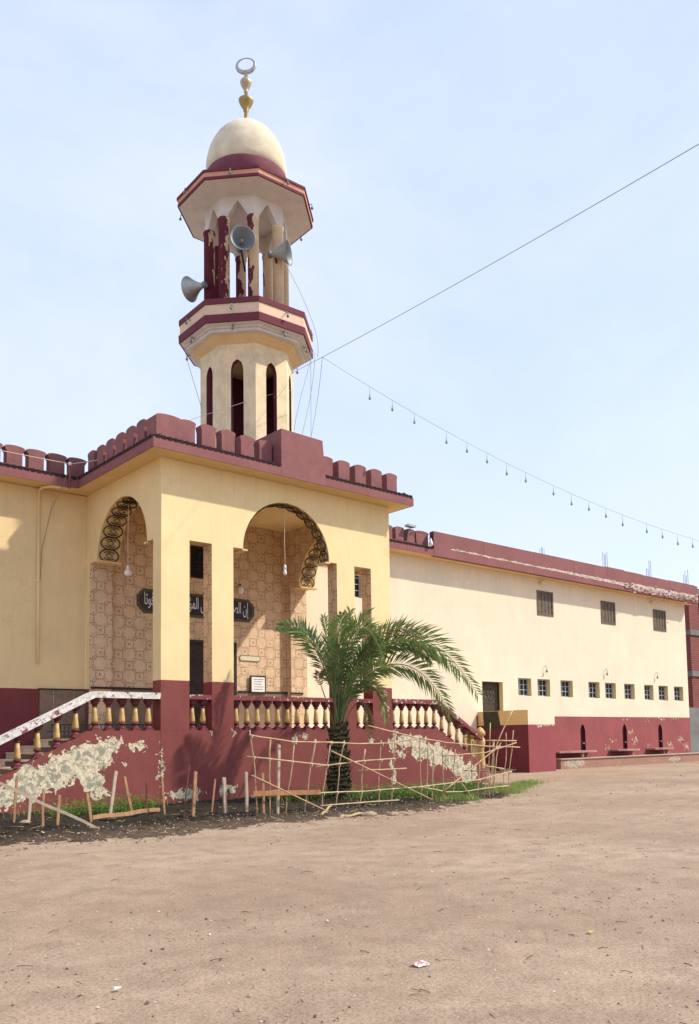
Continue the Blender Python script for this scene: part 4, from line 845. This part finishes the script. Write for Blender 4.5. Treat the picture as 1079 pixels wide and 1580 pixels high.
FS = [  # control points, leaf material, leaflet length, twist of the leaf plane
 ([PP(.0,1.7,0), PP(-.30,2.8,.0), PP(-.6,4.1,.1), PP(-1.3,4.6,.2), PP(-2.15,4.55,.3)], G, .55, 55),
 ([PP(.0,1.8,-.1), PP(-.2,3.0,-.2), PP(-.5,3.8,-.3), PP(-1.0,4.35,-.4), PP(-1.6,4.3,-.5)], G, .5, 40),
 ([PP(.1,1.8,0), PP(.5,3.6,-.1), PP(1.6,4.75,-.2), PP(3.4,4.7,-.3), PP(5.05,2.65,-.4)], G, .68, 60),
 ([PP(.1,1.8,.1), PP(.5,3.4,.2), PP(1.7,4.6,.4), PP(3.2,4.5,.5), PP(4.5,3.2,.6)], G, .62, -50),
 ([PP(.1,1.8,.1), PP(.5,3.2,.0), PP(1.5,4.2,.1), PP(2.7,4.3,.2), PP(3.5,3.6,.3)], G, .58, 45),
 ([PP(.1,1.7,.1), PP(.6,3.0,0), PP(1.8,4.0,-.1), PP(3.1,3.8,-.2), PP(4.1,2.1,-.3)], G, .60, 62),
 ([PP(.0,1.8,0), PP(.1,3.5,-.1), PP(.3,4.7,-.3), PP(1.3,5.0,-.5), PP(1.75,3.2,-.8)], G, .55, 50),
 ([PP(.05,1.8,.1), PP(.15,3.6,.2), PP(.5,4.7,.5), PP(1.3,5.0,.9)], G, .52, 30),
 ([PP(-.05,1.8,.1), PP(-.1,3.4,.1), PP(-.1,4.3,.4), PP(.2,4.95,.9)], G, .52, 10),
 ([PP(-.1,1.8,-.05), PP(-.3,3.2,-.2), PP(-.1,4.4,-.7), PP(.4,4.6,-1.5)], G, .52, 0),
 
 
 ([PP(.05,1.8,.2), PP(.3,3.3,.8), PP(.8,4.3,1.7), PP(1.4,3.9,2.0)], G, .5, 0),
 ([PP(.05,1.7,.0), PP(.4,2.6,-.2), PP(1.1,3.3,-.3), PP(1.6,3.1,-.4), PP(1.75,2.0,-.5)], GY, .42, 40),
 ([PP(.05,1.7,-.1), PP(.4,2.7,-.3), PP(1.0,3.5,-.7), PP(1.9,3.3,-1.0)], G, .5, 45),
 ([PP(.1,1.9,.0), PP(.5,3.4,.1), PP(1.2,4.5,.0), PP(2.2,4.6,-.2), PP(2.9,4.2,-.3)], GY, .5, -40),
 
 ([PP(.0,1.8,.0), PP(.05,3.2,-.1), PP(.15,4.2,-.2), PP(.5,4.85,-.3)], G, .5, 60),
 ([PP(-.05,1.8,.0), PP(-.2,3.2,-.1), PP(-.35,4.0,-.2), PP(-.5,4.7,-.3)], G, .5, 60),
 ([PP(.05,1.8,.0), PP(.25,3.0,.1), PP(.6,4.0,.2), PP(.9,4.8,.3)], G, .5, 70),
 
 
 ([PP(.1,1.8,.0), PP(.35,2.8,-.1), PP(.9,3.7,-.1), PP(1.5,4.1,-.2)], G, .5, 60),
 ([PP(.0,1.8,.0), PP(.1,2.8,.2), PP(.0,3.6,.5), PP(-.2,4.2,.9)], G, .5, 10),
]
for i, (c_, m_, l_, ro_) in enumerate(FS): frond(c_, m_, 100+i, n=70 if len(c_) == 5 else 44, L=l_, roll=ro_, bare=.30)
frond([PP(-.1,1.6,0), PP(-.45,2.4,-.1), PP(-.9,3.1,-.1), PP(-.75,3.6,0), PP(-.55,3.1,.1)], GD, 300, n=18, L=.22, bare=.5, r=.02)
frond([PP(.15,1.5,0), PP(.55,2.3,-.1), PP(.9,2.9,-.1), PP(1.05,2.6,-.2), PP(1.2,1.6,-.3)], GD, 301, n=20, L=.3, bare=.45, r=.018)

# ------------------------------------------------------------------ cane fence
FV= [[[9.94,14.7,1.8],[10.01,14.7,1.21],[10.11,14.7,0.33]],[[10.42,14.7,1.6],[10.38,14.7,0.91],[10.41,14.7,0.29]],[[11.06,14.7,1.52],[10.8,14.7,0.19]],[[11.61,14.7,1.59],[11.29,14.7,0.01]],[[12.06,14.7,1.53],[11.85,14.7,0.59],[11.74,14.7,-0.11]],[[12.43,14.7,1.55],[12.24,14.7,0.84],[12.18,14.7,-0.14]],[[13.06,14.7,1.35],[12.86,14.7,-0.07]],[[13.6,14.7,1.55],[13.44,14.7,0.17]],[[14.02,14.7,1.7],[13.85,14.7,-0.04]],[[14.86,14.7,1.6],[14.83,14.7,0.39],[14.86,14.7,-0.04]],[[15.14,14.7,1.47],[15.04,14.7,0.17]],[[15.34,14.7,1.29],[15.22,14.7,0.14]],[[15.64,14.7,1.37],[15.62,14.7,0.11]],[[16.07,14.7,1.28],[15.99,14.7,0.25]],[[17.0,14.7,0.89],[16.92,14.7,0.04]],[[17.3,14.7,0.88],[17.17,14.7,0.07]],[[17.49,14.7,1.95],[17.35,14.7,0.88],[17.27,14.7,0.14]],[[17.59,14.7,1.48],[17.39,14.7,0.5],[17.36,14.7,0.16]],[[17.87,14.7,1.43],[17.61,14.7,0.96],[17.47,14.7,0.08]],[[18.14,14.7,1.69],[18.13,14.7,1.04],[17.83,14.7,0.04]],[[18.41,14.7,1.75],[18.28,14.7,1.04],[18.07,14.7,0.1]]]
FR= [[[9.89,14.67,1.69],[11.02,14.67,1.54],[12.08,14.67,1.52]],[[11.7,14.67,1.53],[12.89,14.67,1.47],[13.87,14.67,1.47],[14.77,14.67,1.59]],[[9.83,14.67,1.26],[11.9,14.67,1.02]],[[11.61,14.67,1.0],[12.88,14.67,1.08],[13.98,14.67,1.11]],[[11.39,14.67,0.44],[12.86,14.67,0.4],[13.85,14.67,0.41],[14.83,14.67,0.41],[15.71,14.67,0.45],[16.91,14.67,0.49],[18.26,14.67,0.66]],[[11.72,14.67,0.15],[13.15,14.67,0.15],[14.07,14.67,0.14]],[[12.82,14.67,0.87],[14.34,14.67,0.87]],[[14.8,14.67,1.58],[15.75,14.67,1.46],[17.16,14.67,1.35],[18.63,14.67,1.29]],[[14.89,14.67,0.4],[15.71,14.67,0.24],[16.35,14.67,0.22],[17.18,14.67,0.26],[18.09,14.67,0.29]],[[15.62,14.67,1.13],[17.22,14.67,1.17],[18.49,14.67,1.42]],[[17.1,14.67,0.84],[17.93,14.67,0.74]],[[17.23,14.67,1.49],[18.49,14.67,1.47]],[[13.15,14.67,1.88],[14.8,14.67,1.58]]]
FD= [[[9.91,14.63,0.88],[12.05,14.63,-0.05]],[[12.01,14.63,1.33],[13.13,14.63,0.89],[15.15,14.63,0.09]],[[15.57,14.63,0.27],[17.72,14.63,1.34]],[[16.21,14.63,0.44],[16.64,14.63,0.04]],[[15.56,14.63,1.0],[16.08,14.63,0.56]],[[18.33,14.63,2.29],[17.69,14.63,1.55],[17.53,14.63,1.2]]]
cf = thing('cane_fence', 'rickety lattice fence of dry canes and bamboo around the young palm', 'fence', (14, 14.7, .05))
rg = random.Random(8)
for q in FV:
    q = [list(p) for p in q]; q[-1][2] = -.05
    q = bez(q, 6); q = [p+Vector((rg.uniform(-.008, .008), rg.uniform(-.03, .03), 0)) for p in q]
    MB().tube(q, rg.uniform(.014, .022), 6, r1=.013).build('upright_cane', M['bamboo'], cf)
for i, q in enumerate(FR):
    pts = []
    for a, b in zip(q, q[1:]):
        for k in range(4): pts.append(Vector(a).lerp(Vector(b), k/4)+Vector((0, 0, rg.uniform(-.006, .006))))
    pts.append(Vector(q[-1])); MB().tube(pts, .017, 6).build('cross_cane', M['bamboo2'] if i in (4, 5, 8) else M['bamboo'], cf)
for i, q in enumerate(FD): MB().tube(bez(q, 6), .026 if i == 2 else .018, 6, r1=.014).build('slanting_cane', M['bamboo'], cf)
for q in ([(18.6,14.8,1.3),(19.4,17.0,1.3)], [(18.4,14.8,.62),(19.2,17.2,.6)], [(19.2,16.9,1.5),(19.2,16.9,-.02)], [(18.8,15.7,1.5),(18.7,15.7,-.02)]):
    MB().tube(bez(q, 4), .017, 6).build('side_cane', M['bamboo'], cf)
for q in FR[:5]:
    for v in FV:
        for (a, b) in zip(q, q[1:]):
            for (c_, d_) in zip(v, v[1:]):
                r_ = (b[0]-a[0], b[2]-a[2]); s_ = (d_[0]-c_[0], d_[2]-c_[2]); dt = r_[0]*s_[1]-r_[1]*s_[0]
                if abs(dt) < 1e-6: continue
                t = ((c_[0]-a[0])*s_[1]-(c_[2]-a[2])*s_[0])/dt; u_ = ((c_[0]-a[0])*r_[1]-(c_[2]-a[2])*r_[0])/dt
                if 0 <= t <= 1 and 0 <= u_ <= 1:
                    x, z = a[0]+r_[0]*t, a[2]+r_[1]*t
                    MB().tube([(x-.022, 14.66, z-.022), (x-.02, 14.725, z+.01), (x+.022, 14.725, z+.024), (x+.024, 14.65, z+.01), (x-.01, 14.645, z-.03), (x-.03, 14.63, z-.07)], .007, 4).build('tie', M['cord'], cf)
mb = MB().box(9.95, 11.7, 14.62, 14.65, .40, .50); mb.v = [(x, y, z+.06*(1-(x-9.95)/1.75)*1.0) for x, y, z in mb.v]; mb.build('low_board', simple('orange_board', (.42, .20, .10), amt=.3, sc=6), cf)
# ------------------------------------------------------------------ stakes
ST= [[[6.07,17.24,0.0],[6.12,17.24,0.95]],[[6.12,16.62,-0.0],[6.17,16.62,0.6]],[[6.13,15.91,0.0],[6.14,15.91,0.75]],[[6.37,15.81,0.0],[6.4,15.81,0.62]],[[7.08,15.89,0.0],[6.98,15.89,0.63]],[[7.78,16.65,0.0],[7.93,16.65,0.99]],[[8.4,16.8,0.0],[8.19,16.8,0.87]],[[8.81,17.0,0.0],[8.81,17.0,0.69]],[[8.85,16.27,0.0],[8.77,16.27,0.86]],[[8.88,15.57,-0.0],[9.02,15.57,1.11]],[[9.09,15.55,0.0],[9.15,15.55,0.96]],[[9.91,16.17,0.0],[10.0,16.17,0.76]],[[10.06,15.84,0.0],[10.02,15.84,0.8]],[[10.42,15.56,0.0],[10.4,15.56,0.91]],[[10.61,15.21,-0.0],[10.59,15.21,0.88]],[[10.67,14.79,0.0],[10.72,14.79,1.48]]]
SL = ['leftmost pointed wooden stake, at the picture\'s left edge', 'short bleached stake with a stone at its foot, behind the fallen plank', 'dark narrow stake third from the left, behind the long plank', 'orange brown stake at the middle of the long plank', 'reddish stake leaning left at the end of the short board', 'tall olive board leaning right against the peeled wall', 'salmon stake leaning left out of the short board', 'short dark red post in the weeds by the wall', 'thin pale stake in front of the wall corner crack', 'thin crooked reddish stick left of the thick corner stake', 'thick orange stake in front of the corner pillar', 'thin brown stake right of the corner pillar', 'short thick white stake holding the low board', 'pale stake nailed across the low board', 'square orange stake left of the tall grey pole', 'tall weathered grey pole, tallest of the stakes']
SMt = ['stake','stake_w','stake','stake','stake','stake_w','stake','stake_d','stake','stake_d','stake','stake','stake_w','stake_w','stake','stake_w']
SW = [.045,.05,.045,.05,.05,.06,.05,.045,.04,.025,.06,.035,.07,.06,.055,.055]
rg = random.Random(12)
for i, (b, t_) in enumerate(ST):
    b, t_ = Vector(b), Vector(t_); b.z = sz(b.x, b.y)-.08; d = (t_-b).normalized(); w_ = SW[i]/2*1.05; dp = w_*.7; u = Vector((1, 0, 0)); v = Vector((0, 1, 0)); n = 5; vs_ = []
    for k in range(n+1):
        p = b.lerp(t_, k/n)+Vector((rg.uniform(-.006, .006), 0, 0)); ww = w_*(.75+.25*min(1, k/1.5))*rg.uniform(.92, 1.05)
        vs_ += [p-u*ww-v*dp, p+u*ww-v*dp, p+u*ww+v*dp, p-u*ww+v*dp]
    top = rg.uniform(.0, .04); vs_[-4].z += top; vs_[-1].z += top
    fs_ = [(k*4+a, k*4+(a+1) % 4, k*4+4+(a+1) % 4, k*4+4+a) for k in range(n) for a in range(4)]+[(0,3,2,1), (n*4, n*4+1, n*4+2, n*4+3)]
    single(MB().add(vs_, fs_), 'wooden_stake', M[SMt[i]], tuple(b), SL[i], 'stake', 'wooden stakes along the soil bed')
def board(a, b, w_, h_, name, label, mat):
    a, b = Vector(a), Vector(b); d = (b-a).normalized(); s_ = d.cross(Vector((0, 0, 1))).normalized()*w_/2; u = s_.cross(d).normalized()*h_/2; vs_ = []
    for k in range(7):
        p = a.lerp(b, k/6)+Vector((0, 0, .012*math.sin(k*1.7))); vs_ += [p-s_-u, p+s_-u, p+s_+u, p-s_+u]
    return single(MB().add(vs_, [(k*4+i, k*4+(i+1) % 4, k*4+4+(i+1) % 4, k*4+4+i) for k in range(6) for i in range(4)]+[(0,3,2,1), (24,25,26,27)]), name, mat, tuple(a), label, 'plank')
board((5.0, 15.3, .98), (6.75, 14.85, .04), .09, .05, 'plank', 'long bleached plank slanting down to the ground at far left', M['stake_w'])
board((7.13, 16.0, .14), (8.89, 16.6, .16), .05, .075, 'plank', 'short orange board lying between two leaning stakes', M['stake'])
board((10.35, 15.3, .40), (10.95, 15.1, .50), .04, .05, 'plank', 'small white crosspiece near the low board', M['stake_w'])
board((10.9, 13.6, .08), (11.55, 14.1, .20), .03, .03, 'stick', 'forked pale stick lying on the dark soil', M['bamboo'])
board((11.0, 13.15, .06), (11.9, 13.45, .06), .03, .03, 'stick', 'straight cane lying at the front edge of the soil', M['bamboo2'])

# ------------------------------------------------------------------ weeds, stones, litter
def weeds(name, label_, spots, n, hmin, hmax, mat, seed, wd=.02, broad=False):
    rg = random.Random(seed); mb = MB()
    for i in range(n):
        cx, cy, rx, ry = rg.choice(spots); x = cx+rg.gauss(0, .45)*rx; y = cy+rg.gauss(0, .45)*ry; y = min(y, 18.9); z = sz(x, y) if 12.4 < y < 19 and 1.2 < x < 21.7 else gz(x, y)
        h = rg.uniform(hmin, hmax); a = rg.uniform(0, 6.28); d = Vector((math.cos(a), math.sin(a), 0)); tn = Vector((-d.y, d.x, 0)); p = Vector((x, y, z-.02))
        if broad:
            st_ = p+Vector((0, 0, h*rg.uniform(.2, 1))); l = rg.uniform(.05, .10); q = st_+d*l+Vector((0, 0, rg.uniform(-.02, .04))); m_ = st_.lerp(q, .5); mb.add([st_, m_-tn*l*.35, q, m_+tn*l*.35], [(0, 1, 2, 3)])
        else:
            q = p+d*h*rg.uniform(.1, .7)+Vector((0, 0, h)); m_ = p.lerp(q, .5)+Vector((0, 0, h*.12)); mb.add([p-tn*wd/2, p+tn*wd/2, m_+tn*wd*.4, q, m_-tn*wd*.4], [(0, 1, 2, 4), (4, 2, 3)])
    o = mb.build(name, mat); o['kind'] = 'stuff'; return o
w1 = [(7.6,18.2,1.2,.5),(8.6,18.0,.9,.6),(9.3,18.3,.6,.4),(7.9,17.6,.8,.4)]; w2 = [(13.5,17.6,1.2,.8),(15.2,16.6,1.4,1.0),(16.0,16.2,1.0,.9),(17.2,16.4,1.2,.9),(14.6,17.6,.8,.7),(18.4,16.6,.8,.8)]; w3 = [(19.9,16.2,1.1,.5),(20.8,16.7,1.0,.5),(22,17.2,.9,.4),(16.0,14.6,.8,.3),(19,15.6,.8,.5)]
weeds('weeds', '', w1+w2+w2, 9000, .08, .38, M['weed'], 41, broad=True)
weeds('grass', '', w1+w2+w3+w3+w3+w3, 9500, .05, .2, M['grass'], 42, .012)
def stone_mb(p, s, seed):
    rg = random.Random(seed); mb = MB(); n = 8; prof = [(.001, -.25), (.75, -.1), (1, .15), (.8, .45), (.35, .62), (.001, .66)]; vs_ = []
    for r, z in prof:
        for j in range(n): a = 6.283*j/n; k = s*rg.uniform(.8, 1.15); vs_.append(Vector((p[0]+r*k*math.cos(a)*1.3, p[1]+r*k*math.sin(a), p[2]+z*s*rg.uniform(.85, 1.1))))
    mb.add(vs_, [(i*n+j, i*n+(j+1) % n, (i+1)*n+(j+1) % n, (i+1)*n+j) for i in range(len(prof)-1) for j in range(n)], 0); return mb
M['stone'] = simple('field_stone', (.40, .29, .20), amt=.3, sc=8)
SS = [(11.95,13.35,.14,'large tan stone at the front of the palm bed'),(12.35,13.05,.11,'flat stone beside the large tan stone'),(12.6,12.85,.07,'small stone at the road edge before the palm'),(11.55,13.8,.07,'pinkish broken brick piece on the soil'),(13.6,12.9,.05,'little dark stone on the road edge right of the palm'),(6.0,16.45,.09,'pale stone at the foot of the bleached stake')]
for x, y, s, lab in SS: single(stone_mb((x, y, max(gz(x, y), sz(x, y))), s, int(x*100)), 'stone', M['stone'], (x, y, 0), lab, 'stone', 'stones at the edge of the soil bed')
rg = random.Random(31); mb = MB()
for i in range(5200):
    if rg.random() < .62: y = 2.2+rg.random()**1.5*13; x = y*rg.uniform(.25, 1.9)
    else: x = rg.uniform(3, 19.5); y = front(min(21.4, x))+rg.uniform(-.35, 2.6)
    z = max(gz(x, y), sz(x, y) if (12.3 < y < 18.9 and 1.2 < x < 21.5) else 0); s = rg.uniform(.004, .011)*(1+1.2*rg.random()**6)*(1.0 if y < 12.3 else 1.7)
    a = rg.uniform(0, 6.28); c_, s_ = math.cos(a), math.sin(a); pts = [(s*1.3, 0, 0), (0, s, 0), (-s*1.1, 0, 0), (0, -s, 0), (s*.1, 0, s*.9)]
    mb.add([(x+px*c_-py*s_, y+px*s_+py*c_, z+pz-.002) for px, py, pz in pts], [(0, 1, 4), (1, 2, 4), (2, 3, 4), (3, 0, 4)], rg.choice([0, 0, 0, 0, 1, 1, 2]))
o = mb.build('gravel', [M['stone'], simple('dark_pebble', (.13, .09, .07)), simple('pale_pebble', (.62, .50, .40))]); o['kind'] = 'stuff'
rg = random.Random(34); mb = MB()
for i in range(420):
    y = 2.2+rg.random()**1.2*13; x = y*rg.uniform(.25, 1.9); z = gz(x, y)+.008; a = rg.uniform(0, 6.28); L = rg.uniform(.03, .13); d = Vector((math.cos(a), math.sin(a), 0))*L; p = Vector((x, y, z)); mb.tube([p, p+d*.5+Vector((0, 0, .006)), p+d+Vector((0, 0, .002))], .0028, 3, rg.choice([0, 0, 1]))
o = mb.build('straw', [M['bamboo'], M['stake_d']]); o['kind'] = 'stuff'
rg = random.Random(33); mb = MB()
for i in range(480):
    x = rg.uniform(3.5, 19.5); y = front(min(21.4, x))+rg.uniform(-.1, 4.2)
    if y > 18.8: continue
    z = sz(x, y)+.01; a = rg.uniform(0, 6.28); L = rg.uniform(.05, .28); d = Vector((math.cos(a), math.sin(a), rg.uniform(-.1, .25)))*L; p = Vector((x, y, z)); mb.tube([p, p+d*.5+Vector((0, 0, .012)), p+d], .005, 3, rg.choice([0, 1]))
o = mb.build('twigs', [M['bamboo'], simple('dark_twig', (.09, .055, .03))]); o['kind'] = 'stuff'
mb = MB(); p = Vector((4.36, 4.36, .012)); mb.add([p+Vector(q) for q in ((-.05,-.035,.0),(.045,-.05,.008),(.06,.03,.02),(-.01,.055,.006),(-.06,.03,.018),(0,0,.028))], [(0,1,5),(1,2,5),(2,3,5),(3,4,5),(4,0,5)])
g = NG('printed_wrapper'); g.col(g.mix(g.step(g.noise(30, 3), .48, .52), (.75, .66, .62), (.55, .16, .14))); single(mb, 'litter_wrapper', g.m, (4.36, 4.36, .0), 'crumpled pink and white wrapper lying on the dirt road', 'litter')
mb = MB(); p = Vector((6.05, 4.1, .02)); mb.add([p+Vector(q) for q in ((-.03,-.02,0),(.03,-.012,.012),(.02,.03,.0),(-.03,.015,.014))], [(0,1,2,3)]); single(mb, 'fallen_leaf', simple('yellow_leaf', (.62, .50, .12)), (6.05, 4.1, .0), 'small yellow leaf lying on the bare dirt at right', 'leaf')
mb = MB(); p = Vector((2.55, 5.3, .015)); mb.add([p+Vector(q) for q in ((-.03,-.015,0),(.02,-.02,.01),(.03,.015,.0),(-.02,.02,.01))], [(0,1,2,3)]); single(mb, 'paper_scrap', M['white'], (2.55, 5.3, .0), 'tiny white paper scrap at the lower left of the dirt', 'litter')

# ------------------------------------------------------------------ cables
top_r = (15.30, 20.33, 12.72); far_r = (13.07, 6.27, 11.25); d_ = Vector(far_r)-Vector(top_r); far2 = Vector(far_r)+d_*.25
wire('overhead_cable', 'thick grey cable rising from the minaret to the upper right', [top_r, tuple(far2)], .008, sag=.12, n=24)
kp = Vector(top_r)+d_*.135; kp.z -= .05
sl = thing('string_lights', 'sagging string of small bulbs running from the minaret cable down to the right', 'string lights', tuple(kp))
PXB = [(573,594),(606,609),(642,624),(673,648),(709,671),(752,694),(787,715),(822,733),(856,750),(891,762),(933,779),(963,796),(991,807),(1022,818),(1050,828)]
end = Vector((30.0, 15.1, 8.62)); PTS = []
N = 40
for i in range(N+1): t = i/N; p = kp.lerp(end, t); p.z -= .55*4*t*(1-t); PTS.append(p)
MB().tube(PTS, .007, 5).build('cable', M['wire'], sl)
M['bulb_g'] = simple('weathered_bulb', (.30, .36, .36), rough=.3, amt=.1)
for i in range(17):
    t = .11+.055*i; k = int(t*N); p = PTS[min(N, k)]; L = .17 if i % 3 else .24
    mb = MB().tube([p, p-Vector((0, 0, L))], .006, 4, 1); mb.lathe([(.016, p.z-L), (.018, p.z-L-.05), (.036, p.z-L-.10), (.032, p.z-L-.15), (.001, p.z-L-.17)], (p.x, p.y), 8); mb.build('bulb', [M['bulb_g'], M['wire']], sl)
wl_ = [('thin wire looping from the gallery down to the roof beside the minaret', [(15.9,19.9,13.4),(15.95,20.0,12.2),(15.6,20.2,10.9),(15.3,20.3,9.6)]),
 ('wire hanging straight down from the right gallery edge', [(15.7,19.85,13.4),(15.72,19.9,11.6),(15.7,19.9,9.6)]),
 ('slack wire bellying out right of the minaret shaft', [(16.0,20.1,13.6),(15.5,20.0,12.1),(15.15,20.1,11.2),(15.2,20.2,9.9)]),
 ('wire from the string lights knot falling to the roof', [tuple(kp),(16.0,19.9,11.8),(15.7,20.0,10.4)]),
 ('wire from the right loudspeaker down past the gallery', [(15.1,20.4,16.3),(15.65,19.95,14.9),(16.05,19.75,13.9),(16.0,19.9,13.3)]),
 ('wire hanging in a curve left of the minaret shaft', [(12.5,21.9,13.3),(12.75,21.7,12.0),(13.05,21.4,10.9),(13.15,21.2,9.6)]),
 ('thin wire slanting from the shaft down to the left roof', [(15.35,20.3,12.2),(13.9,19.5,11.5),(12.7,20.0,10.9),(11.4,20.6,10.2),(10.0,21.5,9.7)])]
for lab, p in wl_: single(MB().tube(bez(p, 14), .008, 4), 'hanging_wire', M['wire'], p[0], lab, 'cable', 'thin wires around the minaret')
fl = thing('roof_floodlight', 'small floodlight on an arm among the wing merlons', 'floodlight', (23.2, PYW, 9.4))
MB().tube([(22.9, PYW-.02, 9.25), (22.95, PYW-.1, 9.62)], .025, 6).build('stem', M['white_iron'], fl)
mb = MB().box(22.75, 23.15, PYW-.25, PYW-.02, 9.64, 9.72); mb.build('lamp_head', M['grey'], fl)
MB().tube([(22.95, PYW-.05, 9.4), (23.3, PYW-.05, 9.52), (23.9, EYW-.06, 9.45)], .012, 5).build('arm', M['iron'], fl)
sl2 = thing('fascia_lamp', 'white bulb at the end merlon of the wing', 'lamp', (23.75, EYW-.06, 9.1))
MB().tube([(23.8, EYW-.03, 9.28), (23.8, EYW-.12, 9.26)], .015, 5).build('arm', M['iron'], sl2)
MB().lathe([(.02, 9.28), (.035, 9.22), (.08, 9.12), (.09, 9.04), (.05, 8.98), (.001, 8.96)], (23.8, EYW-.13), 10).build('bulb', M['white'], sl2)

# ------------------------------------------------------------------ buildings beyond the wing
def bld(label, x0, x1, y0, y1, h, floors, seed, band=True):
    t = thing('brick_building', label, 'building', ((x0+x1)/2, (y0+y1)/2, 0), 'unfinished brick buildings beyond the wing'); rg = random.Random(seed)
    MB().box(x0, x1, y0, y1, -.1, h).build('wall', M['brick'], t)
    for f in range(1, floors+1): z = h*f/floors; MB().box(x0-.12, x1+.12, y0-.12, y1+.12, z-.55, z-.12).build('floor_slab', M['concrete_g'], t)
    n = max(2, int((x1-x0)/4))
    for f in range(floors):
        z = h*f/floors
        for i in range(n):
            x = x0+(i+.5)*(x1-x0)/n; w_ = MB().box(x-.6, x+.6, y0-.05, y0-.004, z+h/floors*.38, z+h/floors*.72); wo_ = w_.build('window', M['wood'], t)
            MB().box(x-.5, x+.5, y0-.07, y0-.055, z+h/floors*.41, z+h/floors*.69).build('pane', M['glassd'], t, wo_)
    for i in (range(0, n+1, 3)):
        for j in (y0+.3,):
            mb = MB(); x = x0+.3+(x1-x0-.6)*i/n; 
            for a, b in ((-.12, -.12), (.12, -.12), (.12, .12), (-.12, .12)): mb.box(x+a-.014, x+a+.014, j+b-.014, j+b+.014, h, h+rg.uniform(.9, 1.6))
            mb.build('rebar', M['grey_in'], t)
    return t
bld('dark red brick building past the end of the wing', 66.2, 84, 34.5, 48, 13.5, 4, 1)
bld('brick roof block showing above the far end of the parapet', 63.6, 75, 36.3, 41, 14.15, 4, 2)
bld('small brick roof block showing above the middle of the parapet', 60.6, 63.2, 38.4, 42, 15.15, 4, 3)
bld('distant roof block with bare rebar at the left above the parapet', 57.5, 59.2, 42.3, 46, 16.0, 4, 4)
hh = thing('neighbour_wall', 'grey rendered lower wall with white painted marks past the wing end', 'wall', (52, 27, 0))
MB().box(50.0, 62, 28.5, 28.9, -.1, 3.3).build('wall', M['concrete_g'], hh)
